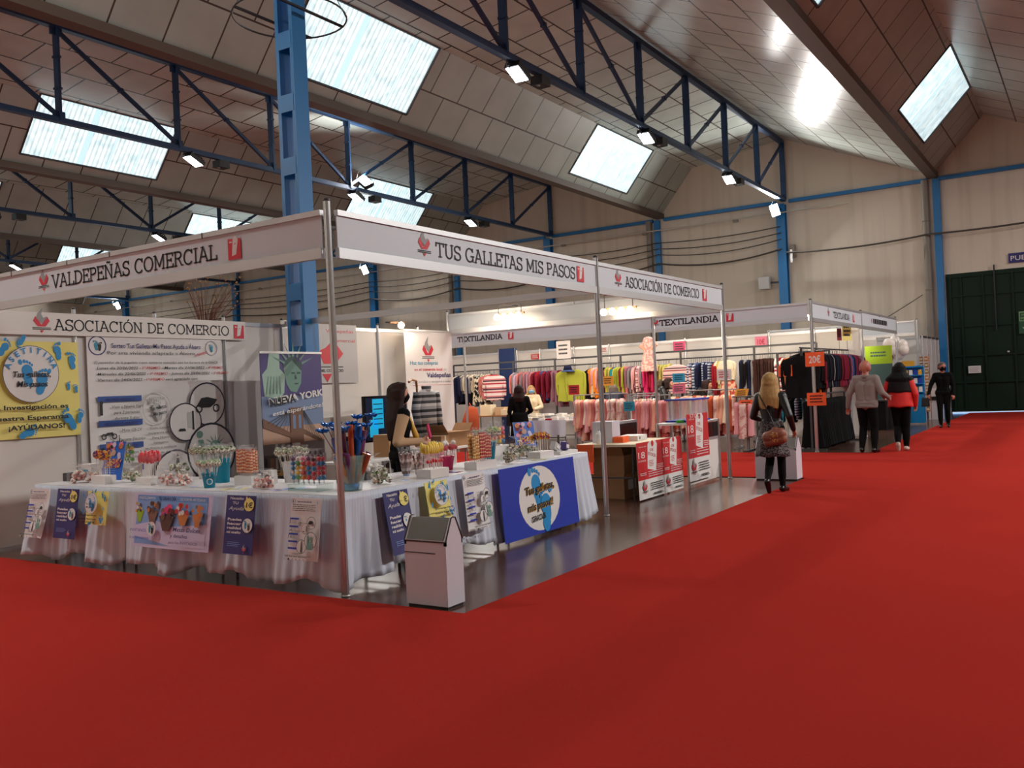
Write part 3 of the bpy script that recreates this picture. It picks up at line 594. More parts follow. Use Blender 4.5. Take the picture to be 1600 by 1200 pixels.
def mat2():
    mat('bandblue',(96,146,208),.5); mat('blueband',(40,76,150),.5); mat('ringink',(34,30,52),.5); mat('statue',(112,150,140),.6); mat('statuelight',(158,190,176),.6); mat('statuedark',(60,88,88),.6); mat('purple',(72,62,124),.5); mat('dusk',(196,160,140),.6); mat('duskblue',(120,140,176),.6); mat('stone',(124,92,78),.7); mat('water',(104,98,104),.4); mat('lavender',(206,196,226),.5); mat('lightblue',(126,164,220),.5); mat('chocolate',(84,46,38),.5); mat('caramel',(196,120,60),.5)
mat2()
s=Board((6.57,YB-.055,.05),(1,0,0),(0,-1,0),2.07,2.46); art_sorteo(s); s.sheet('raffle_poster','large white raffle poster headed Sorteo Tus Galletas on the booth wall','poster','paper')
def art_yellow(s,big=True):
    for x,y,z,r,f,m in((.2,.93,.2,-.5,1,'cyanblue'),(.38,1.0,.16,2.6,1,'cyanblue'),(.77,.9,.2,.1,-1,'cyanblue'),(.92,.8,.2,.2,1,'cyanblue'),(.87,.53,.1,.0,-1,'cyanblue'),(.95,.5,.1,.2,1,'cyanblue'),(.86,.17,.26,.5,-1,'cyanblue'),(.98,.2,.16,-.2,1,'cyanblue'),(.4,.06,.22,-1.1,1,'cyanblue'),(.03,.42,.16,0,1,'cyanblue'),(.03,.9,.15,.3,-1,'cyanblue')): s.foot('footprints',x,y,z,m,r,f)
    s.ell('emblem',.45,.66,.3,'white'); s.ell('emblem',.45,.66,.3,'navy',ring=.02)
    s.foot('emblem',.4,.67,.3,'cyanblue',.2); s.foot('emblem',.56,.58,.3,'cyanblue',-.3,-1)
    for i,ch in enumerate('ASETITINA'):
        a=R(158-17*i); s.text('lettering',ch,.45+.235*math.cos(a),.66+.235*math.sin(a)*s.w/s.h-.012,.06,'cyanblue',rot=a-PI/2,bold=.03)
    s.text('lettering','Tus galletas,',.45,.63,.06,'ink',w=.4,bold=.02,shear=.2); s.text('lettering','Mis pasos',.45,.53,.06,'ink',w=.33,bold=.02,shear=.2)
    s.text('lettering','La Investigación es',.42,.3,.045,'ink',w=.82,bold=.03); s.text('lettering','nuestra Esperanza',.42,.19,.045,'ink',w=.82,bold=.03); s.text('lettering','¡AYÚDANOS!',.48,.09,.05,'ink',w=.6,bold=.03)
s=Board((5.33,YB-.055,1.27),(1,0,0),(0,-1,0),1.12,1.14); art_yellow(s); s.sheet('charity_poster','square yellow poster with blue footprints and round emblem on booth wall','poster','yellow')
# sign board along the top of the back wall
s=Board((5.3,YB-.075,2.49),(1,0,0),(0,-1,0),3.77,.27); s.text('lettering','ASOCIACIÓN DE COMERCIO',.573,.22,.5,'ink',w=.695,kind='slab'); s.logo('logo',.185,.55,.9); s.tagmark('tag_mark',.967,.5,.85); s.sheet('sign_board','long white sign ASOCIACIÓN DE COMERCIO over the raffle poster','sign','panel',t=.012)
s=Board((10.58,YB-.055,1.82),(1,0,0),(0,-1,0),.9,.97); s.text('lettering','Valdepeñas',.55,.86,.06,'logored',w=.72); s.text('lettering','Comercial',.63,.7,.06,'logored',w=.62); s.poly('logo',[(.0,.52),(.28,.82),(.62,.5),(.4,.33),(.1,.33)],'logored'); s.poly('logo',[(.0,.55),(.2,.75),(.36,.95),(.34,.72),(.16,.6)],'lightgrey'); s.rect('logo',.0,.27,.6,.285,'ink'); s.text('lettering','DEL COMERCIO',.3,.19,.05,'ink',w=.6,bold=.02); s.poly('logo',[(.05,.16),(.3,.16),(.18,.02)],'logored')
s.sheet('wall_poster','faded poster Valdepeñas Comercial on wall right of the lattice column','poster','lightgrey')
def rollup(s,name,label,m,legs=True):
    o=s.sheet(name,label,'banner',m,t=.006); b=MB(); c=s.o+s.u*(s.w/2)
    b.box((c.x,c.y,.05),(s.w+.04,.16,.1),'alumatte'); b.build('base_cassette',o,world=False)
    b=MB(); q=c-s.n*.03; b.tube([(q.x,q.y,.1),(q.x,q.y,s.o.z+s.h)],.012,'alu',6); b.build('support_pole',o,world=False)
    b=MB(); z=s.o.z+s.h; b.box((c.x,c.y,z+.01),(s.w+.02,.03,.03),'alumatte'); b.build('top_bar',o,world=False); return o
s=Board((8.5,9.6,.1),(1,0,0),(0,-1,0),1.16,2.14)
s.rect('picture',0,.72,1,1,'purple'); s.rect('picture',0,.5,1,.72,'duskblue'); s.rect('picture',0,.4,1,.52,'dusk'); s.rect('picture',0,.33,1,.41,'water'); s.rect('picture',0,0,1,.34,'darkgrey')
s.poly('picture',[(.05,.72),(.02,.86),(.1,.9),(.14,1),(.3,1),(.3,.9),(.38,.86),(.36,.74),(.28,.7)],'statuelight'); s.poly('picture',[(.36,.9),(.4,.8),(.46,.75),(.56,.74),(.64,.8),(.66,.9),(.6,.95),(.46,.96)],'statue'); s.poly('picture',[(.36,.9),(.5,.955),(.66,.88),(.66,.93),(.5,.99),(.35,.95)],'statuedark')
for i in range(7):
    a=R(20+23*i); s.poly('picture',[(.52+.15*math.cos(a-.12),.91+.07*math.sin(a-.12)),(.52+.36*math.cos(a),.92+.16*math.sin(a)),(.52+.15*math.cos(a+.12),.91+.07*math.sin(a+.12))],'statue')
for x,y in((.49,.865),(.58,.865)): s.rect('picture',x,y,x+.05,y+.01,'statuedark')
s.poly('picture',[(.545,.865),(.57,.83),(.54,.828)],'statuedark'); s.rect('picture',.53,.795,.59,.803,'statuedark')
for i in range(5): x=.07+.055*i; s.poly('picture',[(x,.735),(x+.012,.735),(x+.05-.012*i,.85),(x+.044-.012*i,.85)],'statue')
s.poly('picture',[(.0,.52),(.45,.44),(.45,.47),(0,.58)],'stone'); s.rect('picture',.43,.34,.64,.64,'stone'); s.poly('picture',[(.62,.47),(.95,.4),(.95,.415),(.62,.5)],'stone')
for x in(.47,.56): s.rect('picture',x,.5,x+.045,.58,'duskblue'); s.ell('picture',x+.0225,.58,.0225,'duskblue')
for i in range(6): s.poly('picture',[(.64,.62-.0*i),(.643,.625),(.7+.05*i,.46-.01*i),(.697+.05*i,.455-.01*i)],'darkgrey'); s.poly('picture',[(.43,.62),(.427,.625),(.37-.06*i,.49+.012*i),(.373-.06*i,.485+.012*i)],'darkgrey')
g=random.Random(3)
for i in range(34):
    x=g.random()*.95; h=.03+.09*g.random(); s.rect('picture',x,.3-h*g.random()*1.8,x+.03+.03*g.random(),.32,g.choice(['black','grey','stone','lightgrey','darkgrey','ink']))
s.poly('picture',[(.42,.32),(.58,.32),(.52,.2),(.47,.2)],'lightgrey')
s.text('lettering','NUEVA YORK',.53,.69,.045,'white',w=.9,bold=.03,rot=.1); s.text('lettering','NUEVA',.3,.665,.05,'ink',w=.42,bold=.03,rot=.1); s.text('lettering','está esperándote!',.55,.615,.03,'white',w=.84,rot=.1,bold=.01,shear=.2); s.text('lettering','Gana un viaje',.5,.215,.036,'gold',w=.78,rot=.05,bold=.02); s.text('lettering','para 2 personas',.5,.12,.03,'white',w=.7)
rollup(s,'rollup_banner','purple roll-up banner Nueva York with statue and stone bridge','purple')
s=Board((12.45,10.3,.12),(1,0,0),(0,-1,0),1.4,2.6); s.logo('logo',.47,.86,.15); s.text('lettering','Haz tus compras',.38,.765,.028,'cyantext',w=.58,bold=.012); s.text('lettering','en el',.24,.722,.02,'logored',w=.14); s.text('lettering','comercio local',.55,.722,.022,'logored',w=.42,bold=.015); s.text('lettering','de',.82,.722,.02,'lightgrey',w=.06); s.text('lettering','Valdepeñas',.68,.675,.035,'navy',w=.52,bold=.015); s.text('lettering','que beneficia y enriquece a todos',.54,.638,.016,'grey',w=.8); s.rect('lettering',.12,.62,.95,.622,'red')
mat('cyantext',(70,150,180),.5); rollup(s,'rollup_banner','white roll-up banner Haz tus compras behind the checked jacket','paper')
# tables with pleated skirts
def table(x0,x1,y0,y1,label,z=.78,cl='white'):
    t=thing('folding_table',label,'table',((x0+x1)/2,(y0+y1)/2,0)); b=MB(); b.bb((x0,y0,z-.035),(x1,y1,z),cl); b.build('tabletop',t)
    for x in(x0+.1,x1-.1):
        for y in(y0+.1,y1-.1): b=MB(); b.tube([(x,y,0),(x,y,z-.03)],.014,'darkgrey',6); b.build('leg',t)
    for x in(x0+.1,x1-.1): b=MB(); b.bar((x,y0+.1,.3),(x,y1-.1,.3),.02,.02,'darkgrey'); b.build('brace',t)
    return t
for (a,c),l in zip(((5.2,6.7),(6.7,8.2),(8.2,9.62)),('at the front corner under the candy vase','under the orange twist sweets','at the back end under the gift boxes')): table(5.38,6.3,a,c,'white table '+l)
for (a,c),l in zip(((6.32,7.9),(7.9,9.58)),('under the yellow lollipops','behind the blue banner')): table(a,c,5.22,6.0,'white table '+l)
mat('cloth',(204,210,224),.55,bump=.15,bscale=14); mat('clothtop',(214,210,212),.5,bump=.05,bscale=20)
b=MB(); b.bb((5.345,5.19,.782),(6.32,9.63,.8),'clothtop'); tag(b.build('tablecloth'),'white cloth over the tabletop along the left side of booth','tablecloth')
b=MB(); b.bb((6.325,5.19,.782),(9.6,6.02,.8),'clothtop'); tag(b.build('tablecloth'),'white cloth over the tabletop along the fascia side of booth','tablecloth')
def skirt(path,label,seed,hem=.075,flare=.075,fold=.085,step=.012,corner=None):
    g=random.Random(seed); P=[V((*p,0)) for p in path]; pts=[]; s=0
    ph=[g.random()*6.28 for _ in range(6)]
    for a,c in zip(P,P[1:]):
        d=(c-a); L=d.length; d/=L; n=V((d.y,-d.x,0)); k=max(2,int(L/step))
        for i in range(k+1): pts.append((a+d*(L*i/k),n,s+L*i/k))
        s+=L
    # smooth the outward direction round corners
    N=[]
    for i in range(len(pts)):
        acc=V((0,0,0))
        for j in range(max(0,i-9),min(len(pts),i+10)): acc+=pts[j][1]
        N.append(acc.normalized())
    f=lambda q:(math.sin(q*6.3+ph[0])*.55+math.sin(q*11.3+ph[1])*.5+math.sin(q*19+ph[2])*.28)
    rows=[]; K=14
    for j in range(K+1):
        t=j/K; row=[]
        for (p,_,q),n in zip(pts,N):
            top=.006*math.sin(2*PI*q/.032)*(1-t)**2; o=.008+top+flare*t**1.3*(1+.35*math.sin(q*4.1+ph[3]))+fold*(t**1.15)*f(q+.02*math.sin(t*5+ph[4]))+.01*math.sin(q*61+ph[5])*t
            o=max(o,-.02)
            zz=.795-(.795-hem-.035*math.sin(q*7+ph[2])-.02*math.sin(q*13))*t
            row.append(p+n*o+V((0,0,max(.016,zz))))
        rows.append(row)
    b=MB(); b.grid(rows,'cloth'); o=b.build('table_skirt'); tag(o,label,'table skirt'); m=o.modifiers.new('thick','SOLIDIFY'); m.thickness=.003; return o
skirt([(6.2,9.63),(5.35,9.63),(5.35,8.05)],'white pleated skirt at the left end holding small raffle sheet',3)
skirt([(5.35,8.1),(5.35,6.5)],'white pleated skirt behind the wide cake banner',5)
skirt([(5.35,6.54),(5.35,5.19),(5.9,5.19)],'white pleated skirt round the front corner beside the metal post',8,flare=.07,fold=.06)
skirt([(5.86,5.19),(7.5,5.19)],'white pleated skirt behind the white bin',11,flare=.05,fold=.035,hem=.09)
skirt([(7.46,5.19),(9.6,5.19),(9.6,6.0)],'white pleated skirt end right of the blue Gracias banner',14,flare=.06,fold=.04,hem=.06)
mat('clip',(40,40,44),.4)
# sheets pinned to the skirts
def hang(o,u,n,w,h,art,name,label,m,tilt=0,curl=0):
    v=V((0,0,1))-V(n)*tilt; s=Board(o,u,n,w,h,v=v)
    if curl: s.bend=lambda x,y:curl*(1-y)**2*(.4+.6*x)+.012*math.sin(x*5+1)
    art(s); return s.sheet(name,label,'poster',m,t=.003,nx=8 if curl else 1,ny=8 if curl else 1)
UL,NL=(0,-1,0),(-1,0,0); UR,NR=(1,0,0),(0,-1,0)
def art_ayuda(s):
    s.text('lettering','Necesito',.36,.93,.045,'white',w=.46,bold=.02); s.text('lettering','TU',.32,.85,.045,'white',w=.2,bold=.02); s.text('lettering','Ayuda',.36,.75,.065,'white',w=.52,shear=.3)
    for i,tx in enumerate(('Puedes','hacer','realidad','mi sueño')): s.text('lettering',tx,.34,.57-.072*i,.045,'white',w=.48,bold=.03)
    for i in range(3): s.lines('lettering',.15,.6,.2-.03*i,.2-.03*i,1,.008,'lightblue',i)
    s.ell('emblem',.8,.85,.17,'yellow',ry=.11); s.poly('emblem',[(.68,.93),(.7,1.0),(.76,.95),(.8,.98),(.86,.94)],'yellow'); s.text('emblem','1€',.82,.8,.09,'ink',w=.22,bold=.03); s.text('emblem','por',.7,.82,.025,'ink',w=.1)
    s.ell('emblem',.8,.5,.17,'white',ry=.12); s.foot('emblem',.74,.51,.2,'teal',.1); s.foot('emblem',.86,.48,.18,'darkgrey',-.1,-1)
    s.logo('logo',.78,.1,.13)
def art_small(s): art_sorteo(s,False)
def art_dulces(s):
    s.rect('picture',.03,.06,.95,.93,'lightblue'); s.poly('picture',[(.03,.4),(.3,.5),(.5,.4),(.95,.48),(.95,.06),(.5,.06),(.03,.2)],'lavender')
    s.rect('picture',.03,.86,.95,.96,'bandblue'); s.text('lettering','ENDULZAMOS',.16,.885,.05,'white',w=.22); s.text('lettering','TU GRAN DÍA',.43,.88,.06,'navy',w=.24,bold=.03); s.text('lettering','DE FORMA ARTESANA',.76,.885,.05,'white',w=.32)
    def bouquet(x,y0,y1,w,c1,c2,seed):
        g=random.Random(seed); s.poly('picture',[(x-w*.2,y0),(x+w*.2,y0),(x+w*.5,y0+(y1-y0)*.6),(x-w*.5,y0+(y1-y0)*.6)],c1)
        for i in range(12): s.ell('picture',x+(g.random()-.5)*w,y0+(y1-y0)*(.55+.45*g.random()),w*.13,g.choice(c2),n=10)
    bouquet(.08,.46,.82,.1,'limegreen',['white','chocolate','gold'],1); bouquet(.26,.46,.83,.15,'stone',['chocolate','stone','caramel'],2); bouquet(.46,.33,.78,.2,'chocolate',['chocolate','darkred','stone','pink'],3); bouquet(.68,.45,.82,.16,'caramel',['caramel','gold','red','white'],4); bouquet(.87,.44,.82,.12,'caramel',['caramel','stone','orange'],5)
    s.ell('emblem',.3,.36,.06,'white',ry=.13); s.foot('emblem',.28,.37,.08,'teal',.1); s.foot('emblem',.32,.35,.07,'ink',-.1,-1)
    s.text('lettering','INVÍTANOS',.14,.3,.06,'royal',w=.22); s.text('lettering','te sorprendemos',.16,.17,.055,'royal',w=.26); s.text('lettering','Mesas Dulces',.77,.35,.08,'navy',w=.34,shear=.2,bold=.01); s.text('lettering','y detalles',.68,.24,.065,'navy',w=.22,bold=.01); s.text('lettering','para los INVITADOS',.74,.13,.05,'navy',w=.36)
def art_gracias(s):
    s.ell('emblem',.48,.5,.27,'white',ry=.46); s.foot('emblem',.44,.66,.3,'cyanblue',.25); s.foot('emblem',.55,.34,.34,'cyanblue',-.15,-1)
    for dx,m in((.006,'gold'),(0,'ink')):
        s.text('lettering','Tus galletas,',.48+dx,.6-dx,.11,m,w=.38,bold=.03,shear=.15,rot=.05); s.text('lettering','mis pasos!!',.47+dx,.36-dx,.11,m,w=.34,bold=.03,shear=.15,rot=.05)
    s.text('lettering','GRACIAS',.43,.2,.08,'ink',w=.18,bold=.03,rot=.05)
hang((5.17,9.52,.275),UL,NL,.35,.5,art_small,'raffle_sheet','small white raffle sheet with curled corner at the skirt left end','paper',tilt=.16,curl=.05)
hang((5.17,9.03,.285),UL,NL,.38,.5,art_ayuda,'charity_sheet','dark blue Necesito Tu Ayuda sheet left of small yellow sheet','navy',tilt=.16)
hang((5.17,8.45,.45),UL,NL,.34,.325,art_yellow,'footprint_sheet','small yellow footprint sheet left of the wide cake banner','yellow',tilt=.16)
hang((5.16,7.69,.28),UL,NL,1.1,.5,art_dulces,'cake_banner','wide lilac banner TU GRAN DÍA with dessert pictures on the skirt','lavender',tilt=.16)
hang((5.16,6.40,.29),UL,NL,.37,.5,art_ayuda,'charity_sheet','dark blue Necesito Tu Ayuda sheet right of the wide cake banner','navy',tilt=.16)
hang((5.16,5.6,.29),UL,NL,.34,.5,art_small,'raffle_sheet','small white raffle sheet just left of the front corner post','paper',tilt=.16)
hang((5.79,5.03,.24),UR,NR,.34,.53,art_ayuda,'charity_sheet','dark blue Necesito Tu Ayuda sheet partly behind the white bin','navy',tilt=.16,curl=.04)
hang((6.37,5.06,.44),UR,NR,.33,.35,art_yellow,'footprint_sheet','small yellow footprint sheet above the white bin','yellow',tilt=.16)
hang((6.93,5.05,.26),UR,NR,.36,.54,art_small,'raffle_sheet','small white raffle sheet between white bin and blue Gracias banner','paper',tilt=.1)
hang((7.54,5.045,.04),UR,NR,1.55,.75,art_gracias,'table_banner','big royal blue banner Tus galletas mis pasos on the table front','royal',tilt=.07)
# litter bin
def bin_(x,y,w,d,h,label,open_side=0,rz=0):
    t=thing('litter_bin',label,'litter bin',(x,y,0)); t.rotation_euler=(0,0,rz)
    b=MB(); b.bb((-w/2+.01,-d/2+.01,0),(w/2-.01,d/2-.01,.02),'black'); b.build('plinth',t,False)
    b=MB(); b.bb((-w/2,-d/2,.02),(w/2,d/2,h-.2),'binwhite'); b.build('body',t,False)
    z0,z1=h-.17,h; b=MB()
    pts=[(-w/2,z0-.03),(w/2,z0-.03),(w/2,z0),(0.02,z1),(-.02,z1),(-w/2,z0)]
    for s in(-1,1):
        b.prism([(px,pz) for px,pz in pts],lambda a,c,e,s=s:(a,s*(d/2-e),c),.02,'binwhite')
    b.bb((-w/2,-d/2,h-.2),(-w/2+.015,d/2,h-.16),'binwhite'); b.bb((w/2-.015,-d/2,h-.2),(w/2,d/2,h-.16),'binwhite'); b.build('gable_lid',t,False)
    for s,nm in((-1,'swing_flap'),(1,'swing_flap')):
        b=MB(); L=math.hypot(w/2-.02,z1-z0); b.bar((s*(w/2-.005),0,z0+.005),(s*.015,0,z1-.01),d-.05,.012,'steelflap',up=(0,0,1)); b.build(nm,t,False)
    b=MB()
    for s in(-1,1):
        for q in(-1,1): b.tube([(q*w/2,s*d/2,z0),(q*.025,s*d/2,z1),(0,s*d/2,z1+.004)],.006,'black',5)
    b.bb((-w/2-.003,-d/2,z0-.006),(-w/2+.004,d/2,z0+.004),'black'); b.bb((-w/2-.003,-d/2+.1,z0-.09),(-w/2+.004,d/2-.0,z0-.084),'black'); b.build('edge_seal',t,False)
    return t
mat('binwhite',(206,204,214),.35); mat('steelflap',(178,190,188),.16,.85)
bin_(5.36,4.24,.21,.39,.665,'white litter bin with gabled lid on the floor before the skirt')
bin_(14.06,4.22,.3,.64,.66,'plain white litter bin behind the walking blond woman')
# ---------------- sweets on the tables
TZ=.8
mat('candyred',(214,52,66),.3); mat('candyyellow',(240,206,70),.3); mat('candygreen',(96,170,50),.3); mat('candyblue',(16,130,190),.3); mat('candyorange',(236,130,44),.3); mat('candywhite',(236,230,222),.35); mat('candypink',(236,130,160),.3); mat('candybrown',(70,38,30),.3); mat('candycream',(232,214,170),.35); mat('stick',(230,225,220),.5); mat('foilblue',(20,110,200),.2,.3); mat('plum',(110,60,110),.4); mat('coppery',(176,84,48),.35)
patmat('twistorange','stripe',[(226,120,50),(250,226,190),(206,84,40)],34); patmat('twistred','stripe',[(206,60,50),(240,190,150),(180,40,44)],30); patmat('twistgold','stripe',[(226,170,60),(250,225,160),(206,120,40)],30); patmat('popmix','dots',[(60,34,30),(228,222,208),(120,150,90),(190,150,120)],60); patmat('bagmix','dots',[(206,110,100),(232,220,204),(226,150,140),(240,236,230),(120,80,66)],55); patmat('cookie','dots',[(220,120,40),(80,50,120),(230,190,80),(180,50,60)],70)
def carton(x,y,w,d,h,label,rz=0,m='white',name='display_box',z=TZ):
    t=thing(name,label,'box',(x,y,z)); t.rotation_euler=(0,0,rz)
    b=MB(); b.bb((-w/2,-d/2,0),(w/2,d/2,h-.003),m); b.build('carton',t,False)
    b=MB(); b.bb((-w/2+.004,-d/2+.004,h-.003),(w/2-.004,d/2-.004,h),m); b.build('top_card',t,False); return t
def bucket(x,y,r0,r1,h,m,label,mark=None,z=TZ):
    t=thing('bucket',label,'bucket',(x,y,z)); b=MB(); b.lathe([(r0,0),(r1,h),(r1+.004,h),(r1+.004,h-.01),(r1-.003,h-.006),(r0-.004,.008),(0,.008)],(x,y,z),m,20); b.build('pail',t)
    b=MB(); b.lathe([(r1+.001,h-.004),(r1+.008,h),(r1+.004,h+.006),(r1-.002,h)],(x,y,z),m,20); b.build('rim',t)
    if mark:
        b=MB(); a0=math.atan2(-y-1,-x); q=[]
        for rr,mt in((.03,mark),(.02,'teal')):
            ps=[]
            for i in range(14):
                a=2*PI*i/14; zz=h*.45+rr*math.sin(a); rad=r0+(r1-r0)*zz/h+.0015+(.001 if mt=='teal' else 0); an=a0+rr*math.cos(a)/rad
                ps.append((x+rad*math.cos(an),y+rad*math.sin(an),z+zz))
            b.add(ps,[list(range(14))],mt)
        b.build('label_mark',t)
    return t
def proto_pop(m,h,r,stickm='stick',wrap=True,shape=(1,1,1)):
    r*=1.22
    b=MB(); b.ball((0,0,h),r,m,10,shape); o=b.build('lollipop')
    b=MB(); b.tube([(0,0,0),(0,0,h-r*.8)],.0028,stickm,5); b.build('stick',o)
    if wrap:
        b=MB(); b.lathe([(.004,h-r*1.7),(r*1.12,h-r*.5),(r*1.15,h+r*.3),(.006,h+r*1.3),(r*.5,h+r*1.9)],(0,0,0),'film',8); b.build('wrapper',o)
    return o
def proto_twist(m,h,r):
    r*=1.2
    b=MB(); rows=[]; n=8; k=28
    for i in range(k+1):
        z=.03+(h-.03)*i/k; rows.append([(r*(1+.28*math.cos(3*(2*PI*j/n)+z*90))*math.cos(2*PI*j/n),r*(1+.28*math.cos(3*(2*PI*j/n)+z*90))*math.sin(2*PI*j/n),z) for j in range(n)])
    b.grid(rows,m,True,True); o=b.build('twisted_marshmallow'); b=MB(); b.tube([(0,0,0),(0,0,.04)],.003,'stick',5); b.build('stick',o)
    b=MB(); b.lathe([(r*1.3,.03),(r*1.35,h),(.006,h+.02),(r*1.1,h+.04)],(0,0,0),'film',8); b.build('wrapper',o); return o
def proto_skewer(cols,r=.017,z0=.05):
    t=thing('candy_skewer',None,None); b=MB(); b.tube([(0,0,0),(0,0,z0+2*r*len(cols)+.01)],.0025,'ink',5); b.build('stick',t)
    for i,c in enumerate(cols): b=MB(); b.ball((0,0,z0+r+2*r*i*.96),r,c,10,(1,1,.95)); b.build('candy_ball',t)
    b=MB(); z=z0+2*r*len(cols); b.lathe([(r*1.2,z0),(r*1.25,z),(.006,z+.02),(r*1.2,z+.06)],(0,0,0),'film',8); b.build('wrapper',t); return t
def scatter(proto,spots,label,cat,group,jit=.0,sc=(.92,1.08),lean=0):
    first=True; kd=kids(proto)
    for x,y,z in spots:
        g=1+(rnd.random()-.5)*(sc[1]-sc[0]); o=proto
        if first: proto.location=(x,y,z); proto.rotation_euler=(0,0,rnd.random()*6); tag(proto,label,cat,group); first=False
        else: o=dup(proto,(x+(rnd.random()-.5)*jit,y+(rnd.random()-.5)*jit,z),rnd.random()*6,label,group,kd=kd)
        o.scale=(1,1,g)
        if lean:
            cx=sum(s[0] for s in spots)/len(spots); cy=sum(s[1] for s in spots)/len(spots)
            o.rotation_euler=((y-cy)*-lean,(x-cx)*lean,0)
def gridspots(x,y,w,d,nx,ny,z,rz=0):
    c,s=math.cos(rz),math.sin(rz); out=[]
    for j in range(ny):
        for i in range(nx):
            a=(i+.5)/nx*w-w/2; e=(j+.5)/ny*d-d/2; out.append((x+a*c-e*s,y+a*s+e*c,z))
    return out
def ringspots(x,y,r,n,z):
    out=[(x,y,z)]
    for k,m in((.5,n//3),(1,n-n//3-1)):
        out+=[(x+r*k*math.cos(2*PI*i/m+k),y+r*k*math.sin(2*PI*i/m+k),z) for i in range(m)]
    return out
def bag(x,y,s,label,m='bagmix',tall=1.0,z=TZ):
    s*=1.22
    t=thing('sweet_bag',label,'bag',(x,y,z)); g=random.Random(int(x*1000)); b=MB(); n=14
    for i in range(22):
        a=g.random()*6.28; r=s*.42*math.sqrt(g.random()); b.ball((x+r*math.cos(a),y+r*math.sin(a),z+s*.13+g.random()*s*.5*tall),s*.13,m,8)
    o=b.build('sweets',t); o['kind']='stuff'
    b=MB(); rows=[]
    for zz,rr in((0,.42),(.1,.56),(.4,.58),(.7,.46),(.85,.12),(.92,.1),(1.15,.42)):
        rows.append([(x+s*rr*(1+.18*math.sin(5*a+zz*9)*(.4+zz))*math.cos(a),y+s*rr*(1+.18*math.sin(5*a+zz*9)*(.4+zz))*math.sin(a),z+.002+s*zz*tall) for a in [2*PI*j/20 for j in range(20)]])
    b.grid(rows,'film',True,True); b.build('cellophane',t)
    b=MB(); b.lathe([(s*.12,0),(s*.13,.006),(s*.12,.012)],(x,y,z+s*.86*tall),'stick',10); b.build('tie',t); return t
def leaflet(x,y,rz,label,m='paper',w=.15,d=.21,c='grey'):
    t=thing('leaflet',label,'leaflet',(x,y,TZ)); t.rotation_euler=(0,0,rz); b=MB(); b.bb((-w/2,-d/2,.001),(w/2,d/2,.003),m); b.build('sheet',t,False); b=MB(); b.bb((-w*.35,d*.1,.003),(w*.35,d*.35,.0035),c); b.bb((-w*.35,-d*.3,.003),(w*.35,-d*.05,.0035),'lightblue'); b.build('print',t,False)
# left arm of the table, from the back end to the front corner
t=carton(5.9,9.5,.17,.17,.17,'white gift box with blue writing at the table back end',.3,name='gift_box'); b=MB(); b.bb((-.09,-.05,.09),(-.086,.05,.11),'teal'); b.build('print',t,False)
carton(5.7,9.54,.12,.12,.09,'small dark and white box at the table back corner',.1,'darkgrey',name='gift_box')
bag(5.54,9.14,.16,'clear bag of pale sweets in front of the white gift box'); bag(5.62,8.98,.14,'clear sweets bag between gift box and cookie photo stand')
def photostand(x,y,w,h,n,label,rz=0):
    n=V(n).normalized(); u=V((0,0,1)).cross(n)*1; 
    s=Board(V((x,y,TZ))-u*w/2,u,n,w,h,v=V((0,0,1))-n*.22)
    s.rect('picture',0,0,1,1,'royalb'); g=random.Random(4)
    for i in range(16): s.ell('picture',.1+.8*g.random(),.6+.33*g.random(),.07+.05*g.random(),g.choice(['ink','dusk','candypink','caramel','darkred','lavender']),n=12)
    s.poly('picture',[(.1,.3),(.85,.32),(.95,.55),(.2,.55)],'cookie') if w>.24 else None
    for i in range(6): s.lines('lettering',.15,.75,.08+.055*i,.08+.055*i,1,.012,'lightblue',i)
    o=s.sheet('photo_stand',label,'photo stand','white',t=.006); b=MB(); p=s.P(.5,.7,-.008); q=V((p.x,p.y,TZ+.003))-n*.16; b.bar(p,q,.05,.004,'white'); b.build('rear_strut',o,world=False)
mat('royalb',(20,96,196),.35)
photostand(5.86,9.05,.3,.42,(-1,-.15,0),'tilted blue photo stand with cookie pictures left of green skewers')
carton(5.55,8.7,.13,.24,.09,'white box of round cookie lollipops before the blue photo stand'); scatter(proto_pop('cookie',.21,.036,wrap=False,shape=(.35,1,1)),gridspots(5.55,8.7,.08,.2,2,5,TZ+.09),'round orange and purple cookie lollipop before the blue photo stand','lollipop','cookie lollipops by the photo stand')
carton(6.16,9.16,.14,.28,.16,'white box of coloured candy skewers behind the green sweets bag')
sk=[['candygreen','candywhite','candygreen','candyyellow'],['candywhite','candygreen','candyblue','candyorange'],['candygreen','candyyellow','candywhite','candygreen']]
for i,c in enumerate(sk): scatter(proto_skewer(c,.022,.02),[(6.13+.03*(k%2),9.05+.03*i+.11*k*.9,TZ+.16) for k in range(2)],'green, white and yellow candy skewer in the white box at left','candy skewer','green candy skewers')
bag(5.74,8.5,.15,'clear bag of greenish sweets below the green candy skewers','popmix',.8)
carton(5.62,8.02,.16,.24,.075,'white box of red marshmallow lollipops on left table'); scatter(proto_pop('candyred',.2,.026,shape=(.7,.7,1.7)),gridspots(5.62,8.02,.13,.21,3,7,TZ+.075),'red wrapped lollipop in the white box on left table','lollipop','red lollipops')
bag(5.57,7.68,.13,'small clear bag of pink sweets right of the red lollipop box'); bag(5.62,7.5,.14,'clear bag of pink sweets left of small turquoise bucket'); bag(6.03,8.1,.17,'tall black and white gift bag behind the pink sweets bags','popmix',1.3)
bucket(6.18,7.86,.075,.1,.17,'white','white bucket of chocolate pops behind the small turquoise bucket','navy'); scatter(proto_pop('popmix',.16,.026),ringspots(6.18,7.86,.105,30,TZ+.14),'marbled chocolate pop in the white bucket left of turquoise buckets','lollipop','pops in the left white bucket',lean=2.2)
